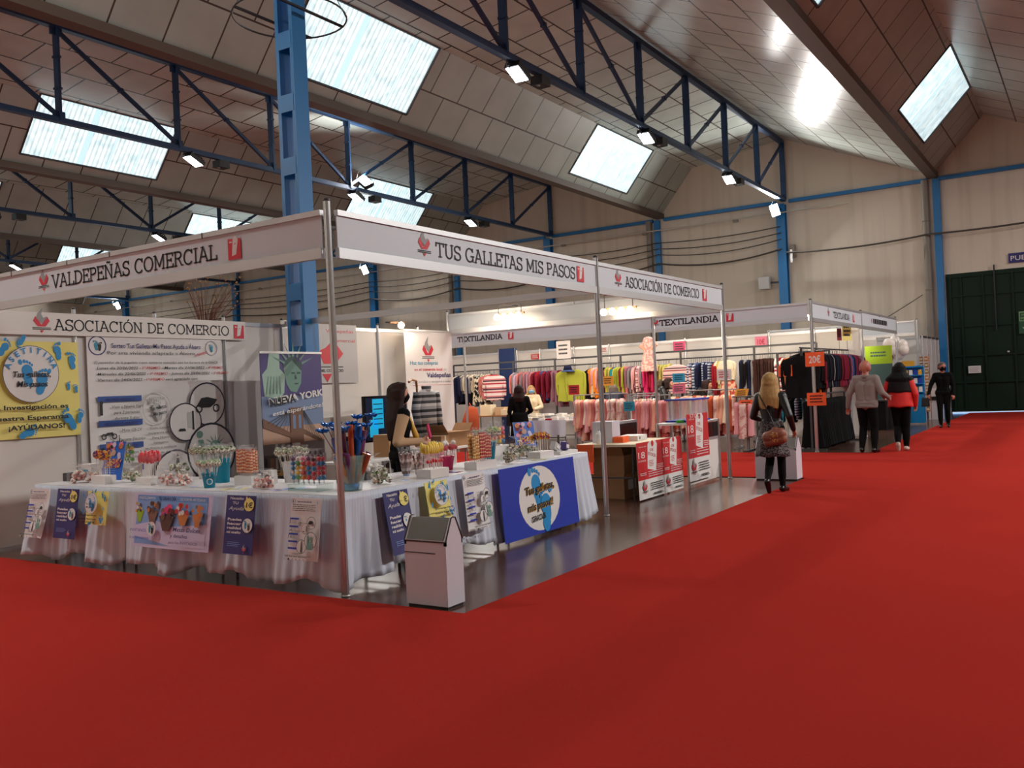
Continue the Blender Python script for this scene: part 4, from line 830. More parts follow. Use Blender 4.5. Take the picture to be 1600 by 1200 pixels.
bucket(5.53,7.0,.048,.066,.135,'teal','small turquoise bucket of chocolate pops at the table edge','white'); scatter(proto_pop('popmix',.12,.024),ringspots(5.53,7.0,.065,16,TZ+.11),'marbled chocolate pop in the small turquoise bucket','lollipop','pops in the small turquoise bucket',lean=3)
bucket(5.92,7.3,.07,.09,.235,'teal','large turquoise bucket of chocolate pops behind the small one'); scatter(proto_pop('popmix',.13,.024),ringspots(5.92,7.3,.09,22,TZ+.2),'marbled chocolate pop in the large turquoise bucket','lollipop','pops in the large turquoise bucket',lean=2)
carton(5.83,6.82,.12,.24,.085,'white box of orange twisted marshmallows under purple banner'); scatter(proto_twist('twistorange',.24,.012),gridspots(5.83,6.82,.09,.21,3,8,TZ+.085),'orange and white twisted marshmallow stick left of purple banner','marshmallow stick','orange twisted marshmallows')
bag(5.55,6.26,.13,'clear bag of mixed sweets in front of spotted mug box'); bag(5.62,6.42,.11,'small clear bag of sweets beside the orange twists')
t=carton(5.93,6.62,.09,.1,.13,'white card box with black oval by the logo bucket',.2,name='mug_box'); b=MB(); b.lathe([(0,0),(.03,0),(.03,.003),(0,.003)],(-.047,0,.06),'ink',16,ax=(-1,0,0)); b.build('oval_mark',t,False)
bucket(6.1,6.5,.075,.095,.19,'white','white bucket with blue round logo before the purple banner','lightblue'); scatter(proto_pop('popmix',.15,.027),ringspots(6.1,6.5,.1,20,TZ+.15),'dark and green chocolate pop in the logo bucket','lollipop','pops in the logo bucket',lean=2.4)
leaflet(5.5,6.62,.3,'yellow printed leaflet lying left of the mixed sweets bag','paleyellow'); leaflet(5.56,6.05,1.2,'purple leaflet lying behind the mixed sweets bag','lavender',c='purple'); leaflet(5.66,5.98,.7,'purple leaflet lying by the acrylic skewer rack','lavender',c='navy'); leaflet(5.55,7.3,.2,'white leaflet lying left of small turquoise bucket'); leaflet(5.62,8.3-.1,.5,'white leaflet lying by the green sweets bag')
# acrylic rack with skewers of balls
t=thing('acrylic_rack','clear green-tinted acrylic rack holding candy ball skewers by post','rack',(5.58,5.72,TZ)); b=MB()
b.bb((5.48,5.56,TZ),(5.68,5.9,TZ+.006),'acrylic'); b.build('base_plate',t); b=MB(); b.bb((5.48,5.56,TZ+.055),(5.68,5.9,TZ+.061),'acrylic'); b.build('holed_plate',t); b=MB(); b.bb((5.48,5.555,TZ),(5.68,5.56,TZ+.06),'acrylic'); b.bb((5.48,5.9,TZ),(5.68,5.905,TZ+.06),'acrylic'); b.build('side_plate',t)
B5=[['candyblue','candywhite','candyblue','candyblue','plum'],['candygreen','candyyellow','candyyellow','candygreen','candywhite'],['candyorange','candyred','candyorange','candyred','candypink'],['candyred','candyblue','candyblue','candyred','plum'],['candyred','candyred','candyblue','candyred','candybrown'],['candyblue','candyred','candyred','candyblue','candyred']]
for i,c in enumerate(B5): scatter(proto_skewer(c,.021,.03),[(5.53+.05*k,5.88-.062*i,TZ+.062) for k in range(2)],['blue and white','green and yellow','orange and red','red and blue with purple top','red with one blue ball','blue and red'][i]+' candy ball skewer in the acrylic rack','candy skewer','acrylic rack skewers '+str(['blue white','green yellow','orange red','red blue purple','mostly red','blue red'][i]),sc=(.98,1.02))
# big glass vase with wrapped sticks and blue bows
vx,vy=5.65,5.32
t=thing('glass_vase','tall glass vase of wrapped sweets behind the front corner post','vase',(vx,vy,TZ)); b=MB(); b.lathe([(.09,0),(.15,.3),(.148,.3),(.087,.01),(0,.01)],(vx,vy,TZ),'acrylic',24); b.build('glass',t)
b=MB(); b.lathe([(0,.004),(.06,.004),(.072,.06),(.0,.06)],(vx,vy,TZ),'foilblue',16); b.build('blue_base',t)
g=random.Random(9)
for i in range(40):
    a=2*PI*i/40*3.4; r=.02+.11*g.random(); h=.2+.3*g.random(); m=['plum','coppery','plum','caramel','foilblue'][i%5]
    b=MB(); x0,y0=vx+r*.45*math.cos(a),vy+r*.45*math.sin(a); x1,y1=vx+r*1.5*math.cos(a),vy+r*1.5*math.sin(a)
    b.tube([(x0,y0,TZ+.07),((x0+x1)/2,(y0+y1)/2,TZ+.07+h*.45),(x1,y1,TZ+.07+h)],[.018,.026,.022],m,8); o=b.build('sweet_stick'); tag(o,{'plum':'plum coloured','coppery':'copper coloured','foilblue':'dark blue','caramel':'caramel coloured','candyorange':'orange'}[m]+' wrapped sweet stick standing in the glass vase','sweet stick','vase sticks '+m)
for i in range(15):
    a=2*PI*i/15+.4; r=.05+.24*g.random(); h=.4+.22*g.random(); x,y,z=vx+r*math.cos(a),vy+r*math.sin(a),TZ+h
    b=MB()
    for k in range(9):
        e=2*PI*k/9; d=V((math.cos(e),math.sin(e)*.9,.25+.5*g.random())).normalized(); b.tube([(x,y,z),V((x,y,z))+d*.03,V((x,y,z))+d*.065],[.003,.016,.002],'foilblue',5)
    o=b.build('foil_bow'); tag(o,'shiny blue foil bow on top of the glass vase','bow','blue foil bows'); b=MB(); b.ball((x,y,z),.012,'foilblue',8); b.build('knot',o,world=False); b=MB(); b.tube([(vx+r*.4*math.cos(a),vy+r*.4*math.sin(a),TZ+.25),(x,y,z)],.004,'stone',5); b.build('stem',o,world=False)
t=thing('price_card','small white price card on brown stand behind the acrylic rack','card',(6.1,5.85,TZ)); b=MB(); b.bb((6.07,5.82,TZ),(6.13,5.9,TZ+.2),'chocolate'); b.build('stand',t); b=MB(); b.bb((6.055,5.8,TZ+.2),(6.065,5.92,TZ+.27),'white'); b.build('card',t)
# right arm of the table
bag(6.12,5.4,.17,'clear bag of greenish sweets right of the glass vase','popmix',.85); bag(6.5,5.86,.17,'white bag on black tray behind the greenish sweets bag','candywhite')
t=carton(6.5,5.88,.3,.2,.06,'dark tray under white sweets bags behind the glass vase',0,'darkgrey',name='tray')
def tumbler(x,y,h,n,label,glabel,grp):
    t=thing('tumbler',label,'tumbler',(x,y,TZ)); b=MB(); b.lathe([(.032,0),(.045,h),(.043,h),(.03,.006),(0,.006)],(x,y,TZ),'glass',16); b.build('glass',t); b=MB(); b.lathe([(0,0),(.03,0),(.031,.02),(0,.02)],(x,y,TZ),'lightblue',14); b.build('foot',t)
    b=MB(); b.tube([(0,0,0),(0,0,.2)],.009,'popstick',7); o=b.build('wrapped_stick'); b=MB(); b.lathe([(.011,.0),(.012,.2),(.004,.215),(.018,.25)],(0,0,0),'film',7); b.build('wrapper',o); scatter(o,ringspots(x,y,.03,n,TZ+.02),glabel,'wrapped stick',grp,lean=5)
patmat('popstick','stripe',[(120,80,76),(220,200,196),(160,120,116)],12)
tumbler(6.78,5.66,.13,10,'tall clear tumbler of wrapped brown sticks left of yellow lollipops','brown and white wrapped stick in the taller clear tumbler','taller tumbler sticks'); tumbler(6.72,5.44,.11,8,'short clear tumbler of wrapped sticks beside the yellow lollipops','wrapped stick in the shorter clear tumbler','shorter tumbler sticks')
carton(6.7,5.27,.28,.17,.085,'white box of yellow lollipops above the yellow footprint sheet'); scatter(proto_pop('candyyellow',.19,.02,shape=(.8,.8,2.0)),gridspots(6.7,5.27,.25,.13,8,2,TZ+.085),'yellow wrapped lollipop in the white box right of tumblers','lollipop','yellow lollipops'); scatter(proto_pop('candyred',.07,.014,wrap=False),gridspots(6.7,5.24,.25,.04,6,1,TZ+.085),'small red sweet on stick below the yellow lollipops','lollipop','small red sweets')
bucket(7.36,5.6,.055,.078,.14,'pink','pink bucket of red and white pops behind yellow lollipops'); scatter(proto_pop('candyred',.12,.022),ringspots(7.36,5.6,.07,12,TZ+.11),'red pop standing in the pink bucket','lollipop','red pops in the pink bucket',lean=2.5); scatter(proto_pop('candywhite',.16,.02),ringspots(7.36,5.6,.06,8,TZ+.11),'white pop standing in the pink bucket','lollipop','white pops in the pink bucket',lean=3)
bag(7.5,5.85,.22,'large clear bag of pink sweets behind the pink bucket','candypink',.9); bag(7.68,5.9,.2,'large clear bag of white sweets behind the red twists','candywhite',.8); bag(7.2,5.86,.2,'clear bag of pale sweets behind the yellow lollipops','bagmix',.9)
carton(7.53,5.3,.36,.15,.08,'white box of red and gold twists left of turquoise bucket'); scatter(proto_twist('twistgold',.27,.012),gridspots(7.42,5.3,.1,.11,3,2,TZ+.08),'gold twisted marshmallow stick left of red twists','marshmallow stick','gold twists'); scatter(proto_twist('twistred',.27,.012),gridspots(7.58,5.3,.2,.11,6,2,TZ+.08),'red twisted marshmallow stick beside the tall turquoise bucket','marshmallow stick','red twists')
bucket(7.98,5.5,.052,.08,.24,'teal','turquoise bucket of marbled pops right of the red twists'); scatter(proto_pop('popmix',.14,.026),ringspots(7.94,5.5,.1,20,TZ+.2),'marbled pop in the turquoise bucket right of red twists','lollipop','pops in the right turquoise bucket',lean=2.2)
carton(8.55,5.8,.3,.18,.16,'white printed box of bright skewers behind the chocolate clusters'); 
for i,c in enumerate((['candyyellow','candyorange','candyblue','candyyellow'],['candygreen','candypink','candyyellow','candygreen'],['candyyellow','candyorange','candyred','candyyellow'],['candyblue','candyorange','candyred','candypink'])): scatter(proto_skewer(c,.024,.02),[(8.44+.075*i,5.77+.06*k,TZ+.16) for k in range(2)],['yellow and blue','green and pink','yellow and red','blue and orange'][i]+' candy skewer in the printed white box','candy skewer','printed box skewers '+['a first pair','a second pair','a third pair','a fourth pair'][i])
bag(8.08,5.3,.14,'clear bag of chocolate clusters above the blue banner corner','popmix',1.1); bag(8.72,5.58,.2,'large bag of nut chocolates left of the tilted photo stand','popmix',.9); bag(8.95,5.55,.15,'smaller bag of nut chocolates against the tilted photo stand','popmix',.9)
photostand(9.2,5.78,.28,.4,(-.55,-1,0),'tilted blue photo stand behind the multicoloured round lollipops')
carton(8.78,5.34,.3,.17,.075,'white box of round lollipops before the right photo stand'); scatter(proto_pop('cookie',.17,.032,wrap=False,shape=(1,.4,1)),gridspots(8.78,5.34,.26,.12,5,2,TZ+.075),'round multicoloured lollipop before the right photo stand','lollipop','multicoloured lollipops')
t=carton(9.35,5.4,.42,.22,.035,'shallow white tray at the right end of the candy table',name='tray')
for i,(dx,dy,m,l) in enumerate(((-.1,.02,'lightgrey','grey wrapped packet leaning in the shallow white tray'),(.05,-.02,'purple','purple packet lying in the shallow white tray'),(.13,.04,'lavender','lilac packet at the right of the shallow white tray'))):
    t=thing('sweet_packet',l,'packet',(9.35+dx,5.4+dy,TZ+.035)); b=MB(); b.box((9.35+dx,5.4+dy,TZ+.085),(.13,.07,.09),m,rot=M.Rotation(.5-.3*i,3,'Y')@M.Rotation(.3*i,3,'Z')); b.build('wrapper',t); b=MB(); b.box((9.35+dx,5.36+dy,TZ+.085),(.07,.012,.04),'white',rot=M.Rotation(.5-.3*i,3,'Y')); b.build('label',t)
leaflet(7.15,5.4,.2,'dark red leaflets lying between yellow lollipops and twists','darkred',c='navy'); leaflet(8.4,5.34,1.4,'white leaflet lying right of the chocolate cluster bag'); leaflet(8.55,5.26,1.5,'pale leaflet at the table edge above the blue banner','paleyellow'); leaflet(6.4,5.4,1.3,'white leaflet lying left of the yellow lollipop box')
# ---------------- the back of the booth
t=thing('television','flat television with bright blue picture behind the vendor','television',(11.1,9.8,0)); b=MB(); b.bb((10.75,9.78,.84),(11.8,9.83,1.58),'blackgloss'); b.build('bezel',t)
mat('screenblue',(30,150,190),.2,emit=.7); mat('screendark',(18,26,44),.2,emit=.5)
b=MB(); b.bb((10.78,9.776,.87),(11.77,9.779,1.55),'screendark'); b.bb((10.94,9.773,1.05),(11.2,9.776,1.53),'screenblue'); b.bb((10.86,9.773,.92),(11.06,9.776,1.2),'screenblue')
for i in range(5): b.bb((10.96,9.771,1.12+.08*i),(11.18,9.773,1.135+.08*i),'screendark')
b.build('screen',t); b=MB(); b.bb((11.2,9.78,.05),(11.3,9.86,.86),'black'); b.bb((10.95,9.6,0),(11.55,10.0,.05),'black'); b.build('stand',t)
def cbox(x,y,z,w,d,h,label,rz=0,op=False,mk=False):
    t=thing('cardboard_box',label,'box',(x,y,z)); t.rotation_euler=(0,0,rz); b=MB(); b.bb((-w/2,-d/2,0),(w/2,d/2,h),'cardboard'); b.build('carton',t,False)
    b=MB()
    if op:
        for s in(-1,1): b.bar((s*w/2,0,h),(s*(w/2+.1),0,h+.12),d,.006,'cardboard',up=(0,1,0) if False else (0,0,1))
    else: b.bb((-.025,-d/2-.001,h-.08),(.025,d/2+.001,h+.001),'cream')
    b.build('flap' if op else 'tape',t,False)
    if mk: b=MB(); b.bb((-w*.3,-d/2-.003,h*.35),(w*.1,-d/2-.001,h*.75),'paper'); b.build('label',t,False)
def shelfunit(x,y,w,d,h,label):
    t=thing('side_table',label,'table',(x,y,0)); b=MB(); b.bb((x-w/2,y-d/2,h-.03),(x+w/2,y+d/2,h),'white'); b.build('top',t)
    for a in(-1,1):
        for c in(-1,1): b=MB(); b.tube([(x+a*(w/2-.05),y+c*(d/2-.05),0),(x+a*(w/2-.05),y+c*(d/2-.05),h-.03)],.015,'grey',6); b.build('leg',t)
shelfunit(9.4,8.5,1.3,.6,.72,'small white table behind the vendor holding a carton'); cbox(9.75,8.5,.72,.28,.24,.31,'upright cardboard box at left of the vendor',.3)
shelfunit(12.0,9.0,1.5,.6,.7,'white side table under cartons below the checked jacket'); cbox(11.95,9.0,.7,.6,.36,.24,'open cardboard box below the checked jacket right of vendor',0,True); cbox(11.42,8.86,.7,.3,.28,.2,'brown cardboard box close beside the vendor hip',.2)
# booth lamps with bulbs
def spotbar(c,u,n,label,nb=4,L=.62,power=14,hook=.25,back=.27):
    c,u,n=V(c),V(u).normalized(),V(n).normalized(); t=thing('spot_bar',label,'spotlight bar',c); b=MB(); b.bar(c-u*L/2,c+u*L/2,.04,.03,'wood'); b.build('rail',t)
    b=MB()
    for s in(-1,1): b.tube([c+u*s*L*.4,c+u*s*L*.4+V((0,0,hook))],.008,'darkgrey',6)
    if hook>0: b.bar(c+V((0,0,hook))-u*L*.4,c+V((0,0,hook))+u*L*.4,.015,.015,'darkgrey'); b.bar(c+V((0,0,hook)),c+V((0,0,min(hook,.2)))-n*back,.02,.02,'darkgrey')
    b.build('hanger',t)
    for i in range(nb):
        p=c+u*(L*((i+.5)/nb-.5))+n*.08-V((0,0,.05)); b=MB(); b.lathe([(.02,-.07),(.045,-.03),(.05,0),(.046,0),(.02,-.03)],p,'alu',12,ax=n-V((0,0,.5))); b.build('lamp_holder',t); b=MB(); b.ball(p,.06,'bulb',10); b.build('bulb',t)
    ld=bpy.data.lights.new('spots','AREA'); ld.shape='RECTANGLE'; ld.size=L; ld.size_y=.08; ld.energy=power; ld.color=(1,.84,.64); o=bpy.data.objects.new('spot_light',ld); COL.objects.link(o); o.parent=t; o.location=n*.16-V((0,0,.06)); o.rotation_euler=V((0,0,-1)).rotation_difference((n-V((0,0,.55))).normalized()).to_euler(); return t
spotbar((13.85,8.95,2.97),(0,1,0),(-1,0,0),'clip-on bar of four bright bulbs on end fascia left of centre',hook=.16); spotbar((13.85,6.75,2.88),(0,1,0),(-1,0,0),'clip-on bar of four bright bulbs right of the middle post',L=.66,hook=.24)
spotbar((12.38,10.4,2.86),(1,0,0),(.15,-.4,0),'single clip lamp shining on the wall above the vendor',nb=1,L=.4,power=30,hook=.02,back=.21)
# checked jacket on a hanger stand
patmat('checked','stripe',[(34,34,40),(150,150,156),(190,188,190),(60,60,66),(150,148,152)],4.2)
def jacket(name,x,y,z,w,h,m,label,group=None,rz=0,d=.16):
    t=thing(name,label,'jacket',(x,y,z),group); t.rotation_euler=(0,0,rz); b=MB(); rows=[]
    for k,(zz,ww,dd) in enumerate(((0,.86,1),(.1,.9,1.05),(.45,.84,1),(.75,.9,1),(.9,.98,.9),(.97,.6,.6),(1,.3,.5))):
        rows.append([(ww*w/2*math.copysign(abs(math.cos(a))**.7,math.cos(a)),dd*d/2*math.sin(a)*(1+.12*math.sin(7*a+zz*5)),z*0+h*zz) for a in [2*PI*j/28 for j in range(28)]])
    b.grid(rows,m,True,True); b.build('body',t,False)
    for s in(-1,1):
        b=MB(); b.tube([(s*w*.44,0,h*.93),(s*w*.56,.01,h*.6),(s*w*.54,-.03,h*.28),(s*w*.5,-.05,h*.08)],[.075,.072,.06,.05],m,10); b.build('sleeve',t,False)
    b=MB(); b.lathe([(w*.17,h*.95),(w*.2,h*1.05),(w*.16,h*1.06),(w*.13,h*.97)],(0,0,0),m,14,sy=.7); b.build('collar',t,False); return t
jacket('checked_jacket',11.75,9.3,.8,.52,.86,'checked','black and grey checked jacket displayed right of the vendor')
t=thing('coat_stand','wooden coat stand with curved arm holding the checked jacket','coat stand',(11.75,9.5,0)); b=MB(); b.tube([(11.75,9.5,.02),(11.75,9.5,1.72)],.018,'wood',8); b.build('pole',t); b=MB(); b.tube([(11.75,9.5,1.7),(11.68,9.45,1.8),(11.5,9.4,1.82),(11.38,9.36,1.78)],.02,'wood',8); b.build('arm',t); b=MB(); b.lathe([(.2,0),(.2,.02),(.03,.03)],(11.75,9.5,0),'wood',18); b.build('base',t)
# ---------------- far half of the booth: folding table, counter, red posters
t=table(11.15,12.5,5.27,6.18,'pale folding table behind the red stock posters',.77,'cream')
cbox(11.62,5.8,0,.62,.5,.34,'lower large carton with white label under the folding table',0,False,True); cbox(11.58,5.8,.34,.56,.46,.26,'upper open carton under the folding table',.1,True)
t=thing('dark_box','dark cloth-covered box under the folding table right','box',(12.1,5.72,0)); b=MB(); b.bb((11.9,5.4,0),(12.32,6.0,.6),'black'); b.build('case',t); b=MB(); b.bb((11.89,5.39,.56),(12.33,6.01,.62),'darkgrey'); b.build('lid',t)
t=thing('orange_folder','orange sheet hanging off the left end of folding table','folder',(11.12,6.0,.5)); b=MB(); b.bb((11.1,5.9,.53),(11.12,6.16,.772),'orange'); b.build('cover',t); b=MB(); b.bb((11.12,5.92,.55),(11.13,6.14,.772),'white'); b.build('pages',t)
carton(11.62,5.95,.36,.3,.3,'large white box on the folding table',.15,'binwhite','white_box',.77); t=carton(11.58,5.7,.24,.15,.085,'orange box in front of the large white box',.1,'orange','orange_box',.77); 
t=carton(12.0,5.72,.44,.3,.075,'flat white box with round mark on folding table',.12,'white','flat_box',.77); b=MB(); b.lathe([(0,0),(.02,0),(.02,.003),(.012,.003)],(-.12,-.152,.04),'navy',14,ax=(0,-1,0)); b.build('round_mark',t,False)
t=thing('sanitizer_bottle','white pump bottle beside the large white box','bottle',(11.3,5.9,.77)); b=MB(); b.lathe([(.045,0),(.05,.01),(.05,.13),(.035,.155),(.02,.16),(.02,.18)],(11.3,5.9,.77),'white',16); b.build('body',t); b=MB(); b.tube([(11.3,5.9,.94),(11.3,5.9,.985),(11.26,5.88,.985)],.01,'lightgrey',6); b.build('pump',t)
def art_stock(s):
    s.rect('picture',0,.34,1,1,'red'); s.poly('picture',[(.42,.96),(.5,1.0),(.72,1.0),(.78,.94),(.68,.46),(.36,.52)],'white'); s.ell('picture',.6,.955,.05,'red')
    s.text('lettering','18',.17,.72,.12,'white',w=.24); s.text('lettering',"'",.32,.8,.06,'white'); s.text('lettering','DICIEMBRE',.17,.66,.03,'white',w=.28); s.text('lettering','Feria del',.22,.91,.025,'white',w=.26)
    s.text('lettering','DE',.56,.82,.05,'red',w=.13); s.text('lettering','STOCK',.55,.73,.06,'red',w=.3,rot=-.2); 
    for i in range(4): s.lines('lettering',.42,.6,.56+.03*i,.56+.03*i,1,.01,'red',i)
    s.lines('lettering',.06,.3,.42,.45,2,.012,'white',4); s.lines('lettering',.36,.94,.38,.46,3,.012,'white',7); s.lines('lettering',.7,.96,.5,.56,3,.01,'white',8)
    s.logo('logo',.2,.2,.22); s.lines('lettering',.42,.94,.14,.25,4,.015,'ink',5); s.lines('lettering',.5,.9,.05,.07,2,.012,'ink',6)
hang((11.05,5.2,.02),UR,NR,.87,.77,art_stock,'stock_poster','red and white stock poster hung at left on folding table','white',tilt=.03)
hang((11.88,5.2,.02),UR,NR,.72,.77,art_stock,'stock_poster','red and white stock poster hung right beside the display counter','white',tilt=.03)
t=thing('display_counter','aluminium framed display counter carrying the ballot box','counter',(13.3,5.4,0)); b=MB()
for x in(12.66,13.98):
    for y in(5.14,5.62): b=MB(); b.tube([(x,y,0),(x,y,.97)],.022,'alu',8); b.build('corner_post',t)
b=MB(); b.bb((12.66,5.13,.94),(13.98,5.63,.97),'alumatte'); b.build('counter_top',t); b=MB(); b.bb((12.68,5.15,.04),(13.96,5.16,.66),'panel'); b.build('front_panel',t); b=MB(); b.bb((12.68,5.15,.7),(13.96,5.155,.93),'blackgloss'); b.build('glass_front',t); b=MB(); b.bb((12.68,5.14,.66),(13.96,5.17,.7),'alumatte'); b.build('rail',t)
s_=hang((12.6,5.1,.1),UR,NR,.86,1.0,lambda s:(art_stock(s),s.text('lettering','STOCK',.4,.94,.06,'white',w=.6)),'stock_poster','tall red stock poster standing on the display counter front','white',tilt=.02)
t=thing('counter_screen','framed dark display panel on the counter behind folding table','display',(12.2,5.75,0)); b=MB(); b.bb((11.95,6.1,.76),(13.0,6.16,1.03),'alumatte'); b.build('frame',t); b=MB(); b.bb((12.0,6.09,.79),(12.95,6.1,.99),'blackgloss'); b.build('pane',t); b=MB(); b.bb((11.95,6.1,0),(12.0,6.16,.76),'alu'); b.bb((12.95,6.1,0),(13.0,6.16,.76),'alu'); b.build('leg',t)
t=thing('ballot_box','clear ballot box with blue rims on the display counter','ballot box',(13.3,5.4,.97)); b=MB(); x0,x1,y0,y1=13.0,13.72,5.2,5.6
for a,c in(((x0,y0,.99),(x1,y0+.006,1.3)),((x0,y1-.006,.99),(x1,y1,1.3)),((x0,y0,.99),(x0+.006,y1,1.3)),((x1-.006,y0,.99),(x1,y1,1.3))): b.bb(a,c,'glass')
b.build('glass_wall',t); b=MB(); b.bb((x0-.02,y0-.02,1.3),(x1+.02,y1+.02,1.325),'royal'); b.build('lid',t); b=MB(); b.bb((x0-.02,y0-.02,.97),(x1+.02,y1+.02,.995),'royal'); b.build('base_rim',t)
carton(12.8,5.3,.12,.08,.04,'small bright green card beside the ballot box',0,'green','green_card',.97)
# ---------------- the textile stand
mat('bluedoor',(22,52,110),.5)
post(19.22,4.95,3.17,'front corner post of the textile stand carrying orange price cards',r=.035)
post(19.2,8.5,3.12,'slim post of the textile stand left of the blue price card',r=.03); post(19.2,13.88,3.12,'slim post of the textile stand in front of striped jumper at left',r=.03)
post(24.0,4.95,3.17,'second side post of the textile stand behind the grey jumper man',r=.035); post(28.7,4.95,3.2,'far side post of the stand row above the woman in orange',r=.035)
fascia((19.2,15.2),(19.2,8.52),'fascia board TEXTILANDIA at left, seen under the end fascia',(-1,0),z0=2.74,z1=3.13,deco=lambda s:(s.text('lettering','TEXTILANDIA',1.83/6.68,.22,.5,'ink',w=1.42/6.68,kind='slab',wt=.17),s.logo('logo',.8/6.68,.56,.8),s.tagmark('tag_mark',2.8/6.68,.5,.8)))
fascia((19.2,8.48),(19.2,4.98),'fascia board TEXTILANDIA at right beside the far corner post',(-1,0),z0=2.74,z1=3.13,deco=lambda s:(s.text('lettering','TEXTILANDIA',.84/3.5,.22,.5,'ink',w=1.4/3.5,kind='slab',wt=.17),s.logo('logo',-.1/3.5+.04,.56,.75),s.tagmark('tag_mark',1.8/3.5,.5,.8)))
fascia((19.25,4.94),(24.0,4.94),'side fascia board of the textile stand above the dark jackets',(0,-1),z0=2.72,z1=3.15,deco=lambda s:(s.text('lettering','TEXTILANDIA',2.63/4.75,.24,.46,'ink',w=1.6/4.75,kind='slab'),s.logo('logo',1.4/4.75,.56,.6),s.tagmark('tag_mark',3.85/4.75,.5,.7)))
fascia((24.0,4.94),(28.7,4.94),'side fascia board of the next stand with small dark lettering',(0,-1),z0=2.72,z1=3.18,deco=lambda s:(s.lines('lettering',.3,.72,.3,.3,1,.4,'ink',4),s.logo('logo',.26,.5,.4)))
for i in range(11):
    y0=4.95+1.19*i
    if i==9: continue
    x=24.0; y1=y0+1.17 if i!=8 else 15.3
    if i==10: y0,y1=16.02,18.2
    t=thing('partition_panel','white rear wall panel of textile stand '+['at right end behind dark jackets','behind the orange tunic','behind the pink ten card','behind the brown trousers','behind the magenta card','behind the pale hanging doll dress','behind the small round notice','behind the printed notice','right of the blue wall panel','','at left end beyond the blue wall panel'][i],'wall panel',(x,(y0+y1)/2,0))
    b=MB(); b.bb((x-.008,y0,.04),(x+.008,y1-.02,2.7),'panel'); b.build('infill',t); b=MB(); b.bb((x-.02,y0,2.7),(x+.02,y1,2.77),'alumatte'); b.bb((x-.02,y0,0),(x+.02,y1,.045),'alumatte'); b.build('rail',t)
    post(x-.03,y1-.01,2.8,'slim rear wall post of the textile stand, '+['first','second','third','fourth','fifth','sixth','seventh','eighth','ninth','','last'][i]+' from the right',r=.022)
t=thing('blue_panel','tall dark blue panel in the rear wall of textile stand','wall panel',(24,15.66,0)); b=MB(); b.bb((23.97,15.33,0),(24.03,15.99,2.88),'bluedoor'); b.build('leaf',t); b=MB(); b.bb((23.95,15.34,0),(24.04,15.36,2.88),'alu'); b.bb((23.95,15.97,0),(24.04,15.99,2.88),'alu'); b.build('edge_strip',t)
# garments
for n,c in dict(g_cream=(228,214,190),g_black=(12,11,13),g_navy=(30,34,62),g_grey=(128,126,130),g_lilac=(178,150,170),g_pink=(222,160,164),g_hot=(214,50,110),g_red=(150,30,44),g_wine=(112,26,46),g_mauve=(140,96,112),g_lime=(170,174,66),g_teal=(40,120,138),g_yellow=(200,184,104),g_brown=(66,44,40),g_orange=(232,130,36),g_white=(232,226,220),g_blue=(60,80,130),g_beige=(190,160,128),g_rose=(196,116,112),g_coral=(206,96,92),g_salmon=(226,170,146),g_rust=(176,82,52),g_dark=(20,18,21)).items(): mat(n,c,.9,bump=.1,bscale=25,spec=.15)
patmat('p_stripe','stripe',[(232,200,196),(232,204,200),(150,40,60),(230,196,192),(60,40,60),(226,180,180)],7); patmat('p_bold','stripe',[(226,214,214),(222,206,206),(170,30,54),(222,196,196),(60,40,60),(200,120,130)],5); patmat('p_marine','stripe',[(40,50,90),(200,206,216),(60,70,110),(180,190,206)],7); patmat('p_floral','noise',[(30,24,28),(210,80,60),(232,190,160),(214,100,80)],9); patmat('p_spots','dots',[(226,214,190),(24,22,26),(226,214,190)],14); patmat('p_babyfloral','noise',[(222,176,170),(228,200,190),(208,150,144),(226,196,186)],14)
def garm(name,w,L,flare,d=.055,sleeve=True,seed=1):
    """hanging garment, hook at the origin, body in the local XZ plane"""
    g=random.Random(seed); rows=[]; n=18
    prof=[(-.10,.24,.7),(-.115,.5,.8),(-.15,.9,.9),(-.19,1.0,1),(-.3,1.06 if sleeve else .9,1.05),(-.45*L-.1,1.02 if sleeve else .9,1),(-.46*L-.11,.9,1),(-.7*L-.1,.94+flare*.5,1.1),(-L-.1,.96+flare,1.25)]
    for z,ww,dd in prof:
        rows.append([(ww*w/2*math.copysign(abs(math.cos(a))**.6,math.cos(a)),dd*d/2*math.copysign(abs(math.sin(a))**.8,math.sin(a))+.012*math.sin(9*a+z*7+seed)*(-z),z+(.015*math.sin(5*a) if z<-.9*L else 0)) for a in [2*PI*j/n for j in range(n)]])
    b=MB(); b.grid(rows,'g_cream',True,True); b.add(rows[-1],[list(range(n))],'g_cream')
    if sleeve:
        for s in(-1,1): b.tube([(s*w*.44,0,-.165),(s*w*.52,.01,-.24),(s*w*.55,-.01*s,-.2-.4*L),(s*w*.52,.02,-.24-.62*L)],[.035,.042,.036,.03],'g_cream',8)
    o=b.build(name)
    b=MB(); b.tube([(0,0,-.12),(0,0,-.03),(.012,0,-.005),(.012,0,.018),(-.004,0,.026)],.004,'g_dark',5); b.tube([(-w*.42,0,-.17),(0,0,-.11),(w*.42,0,-.17)],.006,'g_dark',5); b.build('hanger',o); return o
